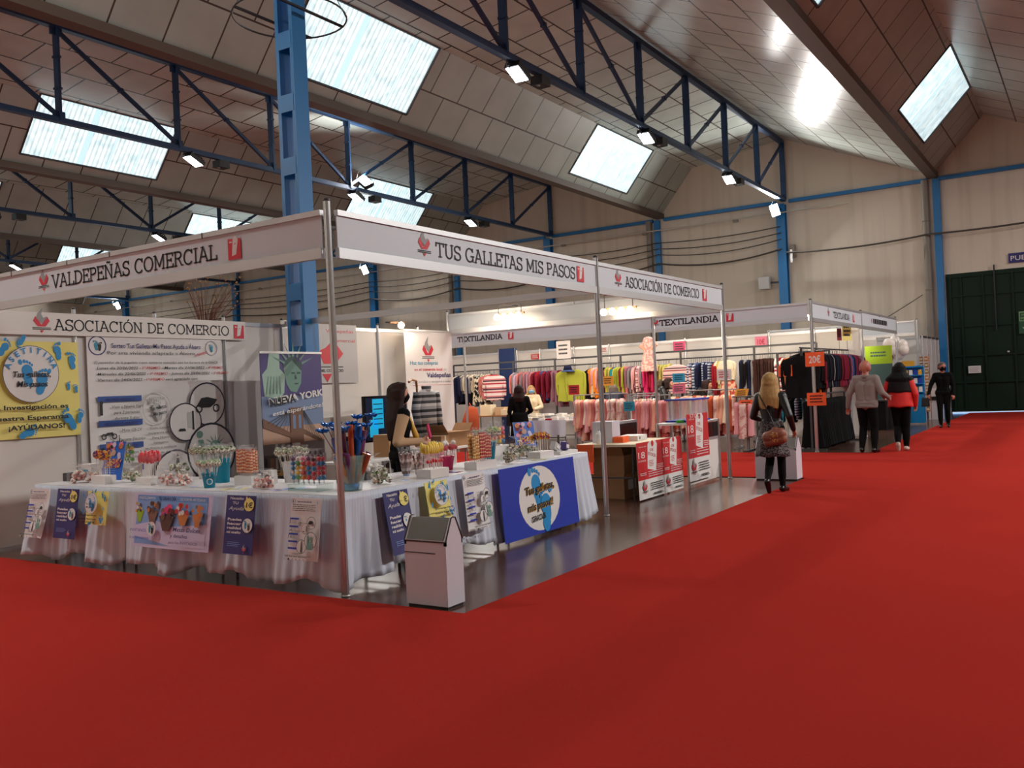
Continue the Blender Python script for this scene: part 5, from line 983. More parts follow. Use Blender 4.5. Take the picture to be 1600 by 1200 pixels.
def trous(seed=2):
    b=MB(); g=random.Random(seed)
    for s in(-1,1): 
        rows=[[(s*.07+.075*k*math.cos(a),.035*math.sin(a)*k+.006*math.sin(5*a+z*4),z) for a in [2*PI*j/10 for j in range(10)]] for z,k in((-.12,.98),(-.4,1),(-.7,.85),(-1.02,.9))]; b.grid(rows,'g_cream',True,True)
    b.bb((-.145,-.036,-.2),(.145,.036,-.1),'g_cream'); o=b.build('trousers'); b=MB(); b.tube([(0,0,-.1),(0,0,-.03),(.012,0,0),(-.004,0,.026)],.004,'g_dark',5); b.tube([(-.14,0,-.11),(.14,0,-.11)],.006,'g_dark',5); b.build('hanger',o); return o
PR={'shirt':garm('shirt',.46,.64,.02,seed=3),'jumper':garm('jumper',.5,.6,-.02,.1,seed=5),'dress':garm('dress',.42,.92,.28,.09,False,seed=7),'tunic':garm('tunic',.46,.8,.1,.08,seed=9),'baby':garm('baby_dress',.36,.72,.4,.12,False,seed=11),'jacket':garm('coat',.56,.78,.02,.15,seed=13),'skirt':garm('long_skirt',.4,1.0,.35,.12,False,seed=15),'trousers':trous()}
KD={k:kids(o) for k,o in PR.items()}; USED=set()
CN=dict(g_cream='cream',g_black='black',g_navy='navy',g_grey='grey',g_lilac='lilac',g_pink='pale pink',g_hot='hot pink',g_red='red',g_wine='wine red',g_mauve='mauve',g_lime='lime green',g_teal='teal',g_yellow='yellow',g_brown='dark brown',g_orange='orange',g_white='white',g_blue='blue',g_beige='beige',g_rose='dusty rose',g_coral='coral',g_salmon='salmon',g_rust='rust',g_dark='near black',p_stripe='pink striped',p_bold='boldly striped',p_marine='navy and white striped',p_floral='dark floral',p_spots='black spotted cream',p_babyfloral='pink floral')
def hangit(k,m,x,y,z,rz,where,group,sc=1,cat=None):
    cat=cat or {'baby':'dress','jacket':'jacket','skirt':'skirt','jumper':'jumper'}.get(k,k); lab=f'{CN[m]} {cat} {where}'
    if k not in USED: o=PR[k]; USED.add(k); o.location=(x,y,z); o.rotation_euler=(0,0,rz); tag(o,lab,cat,group)
    else: o=dup(PR[k],(x,y,z),rz,lab,group,kd=KD[k])
    o.scale=(sc,1,sc); o['category']=cat; setmat(o,m); 
    if not group and 'group' in o: del o['group']
    return o
def rail(name,label,p,q,z,feet=True,bars=2,ups=None,r=.018,m='darkgrey'):
    p,q=V((*p,0)),V((*q,0)); t=thing(name,label,'clothes rail',tuple((p+q)/2)); b=MB(); b.tube([p+V((0,0,z)),q+V((0,0,z))],r,m,8); b.build('hanging_bar',t)
    if bars>1: b=MB(); b.bar(p+V((0,0,z+.2)),q+V((0,0,z+.2)),.03,.05,m); b.build('top_bar',t)
    u=(q-p).normalized(); n=V((-u.y,u.x,0))
    for c in (ups or [0,1]):
        s=p+(q-p)*c; b=MB(); b.bar(s,s+V((0,0,z+(.2 if bars>1 else 0))),.045,.045,m); b.build('upright',t)
        b=MB(); b.bar(s-n*.3+V((0,0,.02)),s+n*.3+V((0,0,.02)),.05,.035,m); b.build('foot',t)
    return t
XR=22.5; ZR=2.19
rail('clothes_rail','long double clothes rail along the textile stand rear wall',(XR,16.7),(XR,5.7),ZR,ups=[0,.2,.33,.52,.68,.86,1])
# from left (far) to right (near) along the rear rail: how many, kinds, colours, length of the stretch
mat('coral',(232,90,84),.5); mat('balloon',(236,226,220),.2)
SEG=[(16.6,15.75,[('dress','g_black'),('shirt','g_cream'),('tunic','g_navy'),('shirt','g_grey')],'at the left end of rear rail','left end'),
(15.72,15.2,[('dress','p_spots'),('dress','g_cream'),('tunic','p_spots')],'left of the blue wall panel','spotted'),
(14.3,13.2,[('shirt','g_mauve'),('tunic','g_lilac'),('shirt','g_rose'),('shirt','g_grey')],'right of the blue wall panel','after the panel'),
(13.15,12.75,[('tunic','g_red'),('dress','g_blue'),('tunic','g_wine')],'behind the masked seller on rear rail','behind the seller'),
(12.7,12.2,[('dress','g_mauve'),('trousers','g_wine')],'left of the lime tunics','mauve stretch'),
(11.35,10.75,[('dress','g_cream'),('tunic','g_dark'),('shirt','g_pink'),('tunic','g_orange')],'right of the lime tunics','after the lime tunics'),
(10.7,9.75,[('shirt','g_teal'),('tunic','g_lime'),('dress','g_rose'),('dress','g_lime'),('shirt','g_wine')],'under the small round notice','under the notice'),
(9.7,8.95,[('tunic','g_mauve'),('shirt','g_pink'),('tunic','p_stripe'),('shirt','g_grey')],'left of the hot pink dresses','before the hot pink'),
(8.95,8.6,[('tunic','g_hot'),('dress','g_hot'),('shirt','g_red')],'at the middle of rear rail','hot pink'),
(8.55,8.1,[('tunic','g_lime'),('dress','g_yellow'),('tunic','g_yellow')],'left of the pink striped jumper','yellow stretch')]
SEG2=[(9.05,8.4,[('tunic','p_marine'),('shirt','g_navy'),('tunic','p_marine'),('shirt','g_blue')],'right of the pink striped jumper','marine stretch'),
(8.35,8.0,[('tunic','g_red'),('shirt','g_cream'),('tunic','g_yellow')],'behind the grey upright','by the upright'),
(7.35,6.95,[('dress','g_navy'),('tunic','g_dark'),('dress','g_grey')],'right of the dark floral dress','navy stretch'),
(6.95,6.5,[('dress','g_brown'),('trousers','g_brown')],'seen left of the far corner post','brown stretch')]
def yy(px): return None
def fill(x,z,y0,y1,items,where,grp,step=.05,rz0=0,sc=1):
    n=max(1,int(abs(y1-y0)/step))
    for i in range(n):
        k,m=items[i%len(items)] if rnd.random()<.7 else rnd.choice(items)
        hangit(k,m,x+(rnd.random()-.5)*.05,y0+(y1-y0)*(i+.5)/n,z-.025,rz0+(rnd.random()-.5)*.7,where,f'rail {grp}: {CN[m]} {k}',sc*(.85+.3*rnd.random()))
# stretches measured along the rail, left to right in the photograph
for a,c,it,w,g in [(16.6,15.9,SEG[0][2],SEG[0][3],SEG[0][4]),(15.88,15.3,SEG[1][2],SEG[1][3],SEG[1][4]),(14.5,13.75,SEG[2][2],SEG[2][3],SEG[2][4]),(13.7,13.2,SEG[3][2],SEG[3][3],SEG[3][4]),(13.15,12.75,SEG[4][2],SEG[4][3],SEG[4][4]),(12.0,11.5,SEG[5][2],SEG[5][3],SEG[5][4]),(11.45,10.75,SEG[6][2],SEG[6][3],SEG[6][4]),(10.7,10.25,SEG[7][2],SEG[7][3],SEG[7][4]),(10.2,9.95,SEG[8][2],SEG[8][3],SEG[8][4]),(9.9,9.5,SEG[9][2],SEG[9][3],SEG[9][4]),(8.95,8.35,SEG2[0][2],SEG2[0][3],SEG2[0][4]),(8.3,8.05,SEG2[1][2],SEG2[1][3],SEG2[1][4]),(7.6,7.25,SEG2[2][2],SEG2[2][3],SEG2[2][4]),(7.2,6.75,SEG2[3][2],SEG2[3][3],SEG2[3][4])]:
    fill(XR,ZR,a,c,it,w,g)
fill(XR,ZR,6.7,6.45,[('tunic','g_white'),('dress','g_red'),('shirt','g_navy')],'right of the far corner post','white and red'); fill(XR,ZR,5.9,5.62,[('shirt','g_beige'),('tunic','g_rose'),('dress','g_dark')],'left of the orange tunic','beige stretch')
XQ=22.6
fill(20.6,2.13,5.52,5.0,[('tunic','g_wine'),('shirt','g_wine'),('tunic','g_dark'),('shirt','g_beige'),('tunic','g_orange')],'above the blond walker at right of orange tunic','wine stretch',.07)
rail('clothes_rail','short clothes rail behind the blond walker holding wine garments',(20.6,6.1),(20.6,4.98),2.13,bars=1,ups=[0])
# garments shown front on
FR=-PI/2
for k,m,x,y,z,w,sc in (('jumper','p_bold',22.2,15.0,2.165,'hung front-on beside the blue wall panel',1.25),('jumper','g_rose',22.26,15.22,2.165,'half hidden behind the striped jumper by blue panel',1.2),
 ('tunic','g_lime',22.2,12.56,2.165,'hung front-on left of the blue hat',1.1),('tunic','g_lime',22.14,12.22,2.165,'hung front-on under the blue hat',1.1),
 ('jumper','p_stripe',22.2,9.22,2.165,'hung front-on above the stooping shoppers',1.25),('dress','p_floral',22.24,7.85,2.05,'hung front-on with orange blooms under cream top',.9),('shirt','g_cream',22.18,7.85,2.165,'hung front-on above the dark floral dress',.8),
 ('jumper','p_bold',22.2,6.26,2.165,'hung front-on right of the far corner post',1.3),('tunic','g_orange',20.3,5.7,2.105,'hung front-on above the blond walker',.85)):
    hangit(k,m,x,y,z,FR+.15,w,None,sc)
t=thing('sun_hat','dark blue hat hanging above the lime tunics','hat',(21.95,12.35,2.05)); b=MB(); b.lathe([(0,.12),(.1,.11),(.13,.0),(.12,-.0)],(21.95,12.35,2.05),'g_navy',18); b.build('crown',t); b=MB(); b.lathe([(.12,.0),(.2,-.04),(.205,-.05),(.12,-.012)],(21.95,12.35,2.05),'g_blue',18); b.build('brim',t); b=MB(); b.tube([(21.95,12.35,2.17),(22.1,12.35,2.2),(22.5,12.35,2.2)],.006,'g_dark',5); b.build('hook',t)
b=MB(); rows=[[(22.1+rr*math.cos(a)*.6,9.95+rr*math.sin(a),z) for a in [2*PI*j/14 for j in range(14)]] for z,rr in((1.9,.24),(2.2,.2),(2.5,.12),(2.6,.15),(2.72,.16),(2.8,.1),(2.82,.02))]; b.grid(rows,'p_babyfloral',True,True); o=tag(b.build('hanging_dress'),'pale pink dress hanging high above the rear rail at middle','dress'); b=MB(); b.tube([(22.1,9.95,2.4),(22.1,9.72,2.62)],.06,'g_salmon',8); b.tube([(22.1,9.95,2.4),(22.1,10.18,2.6)],.06,'g_salmon',8); b.build('sleeve',o)
# low rails of children's clothes
LOW=[((20.0,11.1),(20.0,9.62),1.36,[('baby','g_pink'),('baby','g_salmon'),('baby','g_rose'),('baby','p_babyfloral'),('baby','g_cream')],'on the left low rail before the far posts','left low rail'),
((19.9,9.5),(19.9,8.75),1.34,[('baby','g_white'),('baby','g_cream'),('baby','p_babyfloral'),('baby','g_salmon')],'on the low rail between the posts','white low rail'),
((19.6,9.3),(19.6,8.35),1.29,[('baby','g_coral'),('baby','g_pink'),('baby','g_rose'),('baby','g_salmon')],'on the low rail behind the blue card','coral low rail'),
((20.2,8.6),(20.2,6.95),1.36,[('baby','g_salmon'),('baby','g_cream'),('baby','g_rust'),('baby','p_babyfloral'),('baby','g_pink'),('baby','g_red')],'on the low rail behind the ballot box','right low rail')]
for p,q,z,it,w,g in LOW:
    rail('low_clothes_rail','low clothes rail of children\'s dresses '+w.replace('on the ','being the '),p,q,z,bars=1,ups=[0,1],r=.014,m='grey'); fill(p[0],z,p[1]-.05,q[1]+.05,it,w,g,.07)
    fill(p[0]+.02,z-.42,p[1]-.05,q[1]+.05,[(k,m if m not in('g_cream','g_white') else 'g_rose') for k,m in it],w.replace('on the','below the'),g+' lower',.16,sc=.75)
rail('low_clothes_rail','low clothes stand with pink child clothes by orange card',(19.3,6.75),(19.3,6.1),1.2,bars=1,ups=[.5],r=.014); fill(19.3,1.2,6.7,6.3,[('baby','g_pink'),('baby','g_lilac'),('baby','p_babyfloral')],'on the small stand by the litter bin','small stand',.1); fill(19.9,1.25,6.1,5.3,[('shirt','g_dark'),('shirt','p_marine'),('shirt','g_teal'),('shirt','g_dark')],'on the low stand behind the blond walker','low dark stand',.11,sc=.8)
rail('low_clothes_rail','low dark clothes stand behind the blond walker',(19.9,6.15),(19.9,5.2),1.25,bars=1,ups=[0,1],r=.014)
# dark jackets on the side rail
rail('clothes_rail','side clothes rail packed with dark jackets',(19.55,5.3),(24.6,5.3),2.2,bars=1,ups=[0.02,.5,1])
for i in range(46):
    x=19.75+4.7*i/46; m=rnd.choice(['g_dark','g_dark','g_black','g_black','g_navy','g_grey'] if i<22 else ['g_navy','g_blue','g_dark','g_wine','g_wine','g_mauve'])
    hangit('jacket',m,x,5.3+(rnd.random()-.5)*.06,2.19,PI/2+(rnd.random()-.5)*.35,'on the side rail '+('near the corner post' if i<22 else 'towards the grey jumper man'),'side rail '+('near ' if i<22 else 'far ')+CN[m])
hangit('jacket','g_dark',19.62,5.35,2.14,-PI/2+.3,'facing out behind the corner post price card',None,1.15)
rail('clothes_rail','lower side rail with long black skirts to the floor',(19.5,5.12),(22.6,5.12),1.18,bars=1,ups=[0.01,1])
for i in range(24): hangit('skirt',rnd.choice(['g_black','g_black','g_dark','g_black']),19.6+2.9*i/24,5.12,1.17,PI/2+(rnd.random()-.5)*.3,'on the lower side rail beside the corner post',None,1.0)
for o in [o for o in bpy.data.objects if o.get('category')=='skirt']: o['group']='long skirts on the lower side rail '+str(o['label'].split(' long')[0].split(' skirt')[0])
fill(23.2,1.1,5.25,5.1,[('trousers','g_grey'),('trousers','g_black')],'on the lower side rail beyond the skirts','trouser stretch',.05)
# price cards
def card(p,w,h,m,label,n=(-1,0,0),text=None,pole=None,m2='ink',tilt=0):
    u=V((0,0,1)).cross(V(n)); u=V(n).cross(V((0,0,1)))*-1; 
    s=Board(V(p)-u*w/2-V((0,0,h/2)),u,n,w,h,v=V((0,0,1))+u*tilt)
    if text: s.text('print',text,.5,.25,.5,m2,w=.62,bold=.02)
    else: s.lines('print',.15,.85,.25,.7,3,.1,m2,int(p[1]*10))
    o=s.sheet('price_card',label,'price card',m,t=.006)
    if pole: b=MB(); q=V(p)+V(n)*-.02; b.tube([(q.x,q.y,pole),(q.x,q.y,p[2])],.009,'grey',6); b.build('card_rod',o,world=False)
    return o
mat('cardorange',(240,96,44),.5); mat('cardyellow',(246,176,60),.5); mat('cardcyan',(40,170,214),.5)
card((19.17,4.9,1.93),.38,.3,'cardorange','orange card with white figures high on the stand corner post',n=(-1,-.1,0),text='20€',m2='white'); card((19.17,4.9,1.1),.38,.27,'cardorange','orange card low on the stand corner post',n=(-1,-.1,0))
card((19.1,8.5,1.47),.3,.22,'red','red card on the slim post left of the low rails',n=(-1,0,0)) if False else None
card((19.55,10.85,1.5),.3,.24,'red','red card on rod above the left low rail',pole=.02); card((19.55,9.9,1.68),.3,.22,'cardyellow','yellow card on rod above the low rail between posts',pole=.02); card((19.4,9.3,1.06),.28,.22,'teal','blue card hung before the coral child dresses',pole=.02)
card((19.5,8.07,1.42),.32,.2,'candypink','pale pink card on rod over the right low rail',pole=.02); card((19.5,8.06,1.68),.3,.2,'cardcyan','bright blue card above the pale pink card',pole=.02); card((19.5,6.98,1.7),.34,.24,'white','white and red card behind the far corner post',m2='red',pole=.02)
card((19.5,5.62,1.72),.3,.24,'cardorange','orange card on rod above the blond walker shoulder',pole=.02); card((19.2,6.4,1.02),.32,.22,'cardorange','orange card before the small pink stand',pole=.02); card((20.0,6.8,1.27),.3,.2,'cardyellow','tilted yellow card right of the far corner post',tilt=.3,pole=.02)
card((23.9,9.82,2.57),.36,.3,'pink','magenta card on rear wall above the grey upright'); card((23.93,7.5,2.56),.32,.28,'candypink','pink card reading ten on rear wall',text='10€',m2='red'); card((23.93,13.6,2.56),.3,.16,'coralcard','small red card on rear wall right of the blue panel',m2='white') if False else card((23.93,14.6,2.56),.3,.16,'red','small red card on rear wall right of the blue panel',m2='white')
card((22.2,12.6,2.63),.45,.5,'paper','white printed notice above the lime tunics',pole=2.3); card((23.93,12.2,2.62),.26,.2,'white','small round-printed notice on rear wall at middle',m2='red')
card((23.2,5.3,2.58),.16,.3,'darkred','small dark red card standing over the side rail',n=(-.5,-1,0),pole=2.2); card((23.6,5.2,2.66),.34,.46,'cardlemon','pale yellow star card over the side rail',n=(-.5,-1,0),pole=2.2) if 'cardlemon' in MATS else card((23.6,5.2,2.66),.34,.46,'yellow','pale yellow card over the side rail',n=(-.5,-1,0),pole=2.2); card((24.4,5.25,2.57),.5,.26,'coral','tilted coral red card over the side rail',n=(-.5,-1,0),tilt=.25,pole=2.2)
# tables of folded clothes
t=table(19.9,21.0,11.3,13.0,'table of folded white clothes before the masked seller',.74,'white'); b=MB(); rows=[]
for j in range(5): rows.append([(19.87-.02*j*math.sin(i*.9),13.0-1.7*i/24,.75-.1*j+.02*math.sin(i*1.3)*j/4) for i in range(25)])
b.grid(rows,'cloth'); tag(b.build('table_drape'),'pale drape over the front of the folded clothes table','drape')
k=0
for j in range(3):
    for i in range(8):
        m=rnd.choice(['white','g_cream','g_white','lightgrey','g_grey']) if (i,j)!=(5,0) else 'g_red'; y=12.85-.2*i; x=20.05+.3*j
        t=thing('folded_garment',{'g_red':'red folded garment in front row of the clothes table'}.get(m,'pale folded garment on the table before masked seller'),'folded clothes',(x,y,.74),None if m=='g_red' else 'folded pale clothes'); h=.03+.05*rnd.random()+.04*j; b=MB(); b.box((x,y,.74+h/2),(.26,.17,h),m,rz=(rnd.random()-.5)*.2,taper=.94); b.build('bundle',t); b=MB(); b.box((x-.05,y,.74+h+.004),(.1,.12,.008),'paper'); b.build('band',t)
table(20.6,21.4,13.5,14.6,'low table with cream boxes at left in textile stand',.88,'wood')
for i,(x,y,w,d,h,m) in enumerate(((20.8,14.3,.3,.34,.3,'cream'),(20.9,13.9,.3,.3,.22,'g_beige'),(20.75,13.65,.28,.2,.16,'cream'))): carton(x,y,w,d,h,['tall cream box at left on the low table','beige box in middle of the low table','small cream box at right on the low table'][i],0,m,'goods_box',.88)
t=thing('goods_bag','reddish brown bag standing left of the low table','bag',(20.2,14.55,0)); b=MB(); rows=[[(20.2+.18*k*math.cos(a),14.6+.3*k*math.sin(a)-.15*z,z) for a in [2*PI*j/14 for j in range(14)]] for z,k in((0,1),(.3,1.05),(.8,.9),(1.1,.6),(1.15,.2))]; b.grid(rows,'g_rust',True,True); b.build('body',t); b=MB(); b.tube([(20.2,14.6,1.0),(20.2,14.5,1.25),(20.2,14.35,1.0)],.015,'g_rust',6); b.build('handle',t)
# lamps behind the fascia
for y,l in ((14.5,'hidden lamp bar behind the left textile fascia'),(10.8,'lamp bar behind the textile fascia at middle'),(7.2,'lamp bar behind the textile fascia at right')): spotbar((19.75,y,2.98),(0,1,0),(1,0,0),l,nb=4,L=.7,power=48,hook=.12,back=.55)
spotbar((21.6,5.5,3.0),(1,0,0),(.3,1,0),'lamp bar behind the side fascia of textile stand',power=16,hook=.12,back=.58); spotbar((26.4,5.4,3.0),(1,0,0),(.3,1,0),'lamp bar in the stand beyond the textile stand',power=36,hook=.12,back=.5)
# stands beyond
t=thing('partition_panel','grey partition wall of the rear stand beside the dark man','wall panel',(33.4,4.62,0)); b=MB(); b.bb((31.7,4.68,.03),(35.2,4.72,2.68),'lightgrey'); b.build('infill',t)
b=MB()
for x in (31.7,32.6,33.5,34.4,35.2): b.tube([(x,4.68,0),(x,4.68,2.72)],.03,'alumatte',8)
b.build('posts',t); b=MB(); b.bb((31.7,4.66,2.66),(35.2,4.74,2.72),'darkgrey'); b.build('rail',t)
fascia((31.0,9.5),(31.0,4.75),'plain fascia board of the rear stand over white balloons',(-1,0),z0=2.72,z1=3.2); post(31.0,4.72,3.22,'front post of the rear stand beside the grey partition',r=.035)
t=thing('partition_panel','white rear wall of the stand with green display','wall panel',(29.6,7,0)); b=MB(); b.bb((33.6,4.9,.03),(33.63,11,2.7),'panel'); b.build('infill',t); b=MB(); b.bb((33.58,4.9,2.7),(33.65,11,2.77),'alumatte'); b.build('rail',t)
t=thing('partition_panel','white inner wall behind the green display stand','wall panel',(29.0,7.5,0)); b=MB(); b.bb((29.2,5.6,.03),(29.23,11,2.6),'panel'); b.build('infill',t); b=MB(); b.bb((29.18,5.6,2.6),(29.25,11,2.66),'alumatte'); b.build('rail',t)
s=Board((27,5.5,.845),(0,-1,0),(-1,-.3,0),.72,1.5); s.rect('picture',0,.66,1,1,'limegreen'); s.rect('picture',0,0,1,.66,'statuedark'); s.lines('lettering',.2,.8,.8,.86,2,.03,'statuedark',3); s.sheet('display_board','lime and dark green display board behind the woman in orange','display board','statuedark',t=.03)
t=thing('display_table','dark draped table under the green display board','table',(27.2,5.2,0)); b=MB(); b.bb((26.4,4.9,0),(28.2,5.7,.8),'g_dark'); b.build('drape',t); b=MB(); b.bb((26.38,4.88,.8),(28.22,5.72,.84),'darkgrey'); b.build('top',t)
for i in range(14):
    g=random.Random(i); x,y,z=28.9+.4*g.random(),4.75+.55*g.random(),2.05+.5*g.random(); b=MB(); b.ball((x,y,z),.16,'balloon',14,(1,1,1.15)); o=tag(b.build('balloon'),'white balloon in the cluster over the blue shelf','balloon','white balloons'); b=MB(); b.lathe([(.004,0),(.02,-.02),(.0,-.02)],(x,y,z-.18),'balloon',8); b.tube([(x,y,z-.19),(29.1,4.9,1.75)],.003,'white',4); b.build('knot',o,world=False)
t=thing('snack_shelf','bright blue shelf unit of packets below the balloons','shelf',(29.1,4.6,0)); b=MB(); b.bb((29.15,4.3,.05),(29.2,5.0,1.75),'cyanblue'); b.build('back_board',t)
for z in(.95,1.2,1.45,1.7): b=MB(); b.bb((28.85,4.3,z),(29.15,5.0,z+.02),'cyanblue'); b.build('shelf',t)
b=MB(); b.bb((28.84,4.3,.05),(28.86,5.0,.9),'cyanblue'); b.build('front_panel',t)
b=MB(); b.bb((28.84,4.5,1.74),(28.86,4.85,1.9),'gold'); b.build('header',t)
for i in range(15):
    j,k_=divmod(i,5); z=.97+.25*j; y=4.38+.125*k_; t=thing('snack_packet',rnd.choice(['']) or ['white snack packet on the blue shelf','yellow snack packet on the blue shelf','blue snack packet on the blue shelf'][i%3],'packet',(28.95,y,z),['white packets','yellow packets','blue packets'][i%3]); b=MB(); b.box((28.95,y,z+.08),(.1,.1,.15),['white','gold','royal'][i%3],rz=.2,taper=.9); b.build('pouch',t)
t=thing('snack_rack','narrow rack of brown snack bags at edge of grey partition','rack',(31.3,4.55,0)); b=MB()
for y in(4.45,4.75): b.tube([(31.3,y,0),(31.3,y,2.1)],.012,'wood',6)
b.build('frame',t)
for i in range(9):
    for j in range(2): t=thing('snack_bag','brown snack bag hanging on the narrow rack','bag',(31.25,4.53+.14*j,.3+.2*i),'brown snack bags'); b=MB(); b.box((31.25,4.53+.14*j,.36+.2*i),(.05,.12,.15),rnd.choice(['cardboard','stone','caramel']),taper=.8); b.build('pouch',t); b=MB(); b.box((31.222,4.53+.14*j,.36+.2*i),(.006,.08,.06),'cream'); b.build('label',t)
t=thing('white_pedestal','white box pedestal beside the dark man','pedestal',(32,4.35,0)); b=MB(); b.bb((31.8,4.2,0),(32.2,4.6,.62),'binwhite'); b.build('body',t); b=MB(); b.bb((31.78,4.18,.62),(32.22,4.62,.74),'black'); b.build('top_lid',t); b=MB(); b.bb((31.85,4.25,.74),(32.1,4.5,1.0),'white'); b.build('carton',t)
# dried flowers over the back wall at left
t=thing('dried_flowers','brown dried flower stems in a vase rising over the booth wall','dried flowers',(9.2,11.6,0)); b=MB(); b.lathe([(.15,0),(.2,.4),(.12,1.0),(.09,1.9),(.1,2.4),(.0,2.4)],(9.2,11.6,0),'wood',16); b.build('vase',t)
g=random.Random(5)
mat('drystem',(110,66,48),.8); mat('drytip',(170,130,90),.8)
b=MB(); c=MB()
for i in range(46):
    a=g.random()*6.28; r=.05+.22*g.random(); sx=.25*(g.random()<.4); h=.7+.55*g.random(); p=[(9.2+.03*math.cos(a),11.6+.03*math.sin(a),2.3),(9.2+r*.4*math.cos(a)+sx*.3,11.6+r*.4*math.sin(a)-sx*.3,2.3+h*.6),(9.2+r*math.cos(a)+sx,11.6+r*math.sin(a)-sx,2.3+h)]; b.tube(p,[.008,.006,.003],'drystem',4); c.ball(p[2],.016,'drytip',5)
o=b.build('stems',t); o['kind']='stuff'; o=c.build('flower_heads',t); o['kind']='stuff'
# ---------------- people
patmat('tweed','noise',[(24,20,24),(104,96,98),(34,29,33),(76,68,72)],45); mat('leather',(17,16,18),.4,bump=.2,bscale=18); mat('tights',(8,7,9),.85,spec=.2); mat('boot',(14,13,14),.25); mat('knitgrey',(124,113,109),.85,bump=.2,bscale=60); mat('knittan',(186,152,118),.85,bump=.15,bscale=50); mat('blackcloth',(10,9,11),.9,spec=.15,bump=.1,bscale=30); mat('vest',(28,23,25),.8,spec=.2,bump=.2,bscale=16); mat('orangeknit',(206,44,40),.75); mat('sole',(206,186,176),.6); mat('bagbrown',(140,84,66),.5,bump=.3,bscale=50); mat('maskblue',(120,170,200),.7); mat('ivory',(226,206,172),.8,bump=.15,bscale=25); mat('fur',(70,52,36),.9,bump=.8,bscale=60); mat('puffer',(24,22,26),.4,bump=.5,bscale=9); mat('skinred',(170,104,88),.55); mat('eye',(24,18,18),.2); mat('lips',(160,84,80),.5); mat('greyhair',(90,74,66),.7); mat('navycoat',(26,28,48),.8)
TPL=dict(pelvis=(0,0,.53),waist=(0,0,.62),chest=(0,.005,.735),neck=(0,-.005,.83),head=(0,.012,.925),
 hipR=(.05,0,.525),hipL=(-.05,0,.525),kneeR=(.055,.012,.285),kneeL=(-.055,.012,.285),ankR=(.055,-.005,.05),ankL=(-.055,-.005,.05),toeR=(.065,.095,.02),toeL=(-.065,.095,.02),
 shR=(.098,0,.80),shL=(-.098,0,.80),elR=(.14,-.015,.635),elL=(-.14,-.015,.635),wrR=(.14,.05,.505),wrL=(-.14,.05,.505))
def blob(prims,vox,name,parent=None,smooth=4):
    """union of tapered capsules (p, rp, q, rq, material) grown into one continuous skin"""
    vs=[];fs=[]
    for p,rp,q,rq,m in prims:
        p,q=V(p),V(q); d=q-p; L=d.length; a=d/L if L>1e-6 else V((0,0,1)); x=a.orthogonal().normalized(); y=a.cross(x); n=12; o=len(vs); k=0
        for t in range(5):
            e=PI/2*(1-t/4); vs+=[p-a*rp*math.sin(e)+(x*math.cos(2*PI*j/n)+y*math.sin(2*PI*j/n))*max(rp*math.cos(e),rp*.02) for j in range(n)]; k+=1
        for t in range(5):
            e=PI/2*t/4; vs+=[q+a*rq*math.sin(e)+(x*math.cos(2*PI*j/n)+y*math.sin(2*PI*j/n))*max(rq*math.cos(e),rq*.02) for j in range(n)]; k+=1
        fs+=[(o+i*n+j,o+i*n+(j+1)%n,o+(i+1)*n+(j+1)%n,o+(i+1)*n+j) for i in range(k-1) for j in range(n)]
        fs+=[[o+j for j in range(n)][::-1],[o+(k-1)*n+j for j in range(n)]]
    me=bpy.data.meshes.new('u'); me.from_pydata([tuple(v) for v in vs],[],fs); ob=bpy.data.objects.new('u',me); COL.objects.link(ob)
    r=ob.modifiers.new('r','REMESH'); r.mode='VOXEL'; r.voxel_size=vox; s=ob.modifiers.new('s','SMOOTH'); s.factor=.5; s.iterations=smooth
    dg=bpy.context.evaluated_depsgraph_get(); m2=bpy.data.meshes.new_from_object(ob.evaluated_get(dg)); bpy.data.objects.remove(ob); bpy.data.meshes.remove(me)
    m2.name=name; N=len(m2.polygons); c=np.empty(N*3); m2.polygons.foreach_get('center',c); c=c.reshape(-1,3); best=np.full(N,1e9); idx=np.zeros(N,int); ms=[]
    for p,rp,q,rq,m in prims:
        if m not in ms: ms.append(m)
        p=np.array(p,float); q=np.array(q,float); d=q-p; t=np.clip(((c-p)@d)/max(d@d,1e-9),0,1); dist=np.linalg.norm(c-p-t[:,None]*d,axis=1)-(rp+(rq-rp)*t)
        w=dist<best; best[w]=dist[w]; idx[w]=ms.index(m)
    m2.materials.clear()
    for m in ms: m2.materials.append(MATS[m])
    m2.polygons.foreach_set('material_index',idx.astype(np.int32)); m2.polygons.foreach_set('use_smooth',np.ones(N,bool)); m2.update()
    o=bpy.data.objects.new(name,m2); COL.objects.link(o)
    if parent: o.parent=parent
    return o
def hand(w,d,side,curl,m,H):
    """palm, five unequal bent fingers and a thumb from the side of the palm; d = forearm direction"""
    w=V(w); d=V(d).normalized(); up=V(side).normalized(); up=(up-d*up.dot(d)).normalized(); nrm=d.cross(up); k=H/1.7; out=[]
    pc=w+d*.045*k; 
    for s in(-1,-.3,.35,1): out.append((w+up*s*.012*k,.017*k,w+d*.075*k+up*s*.026*k,.014*k,m))
    for i,(s,L) in enumerate(((-1,.052),(-.33,.064),(.33,.07),(1,.06))):
        b=w+d*.08*k+up*s*.028*k; e=b+(d*math.cos(curl)+nrm*math.sin(curl))*L*.55*k; f=e+(d*math.cos(curl*2)+nrm*math.sin(curl*2))*L*.5*k
        out+=[(b,.0095*k,e,.0088*k,m),(e,.0088*k,f,.0075*k,m)]
    b=w+d*.022*k+up*.026*k; e=b+(d*.6+up*.75+nrm*.35).normalized()*.036*k; f=e+(d*.9+up*.1+nrm*.5).normalized()*.03*k
    return out+[(b,.0115*k,e,.0105*k,m),(e,.0105*k,f,.0085*k,m)]
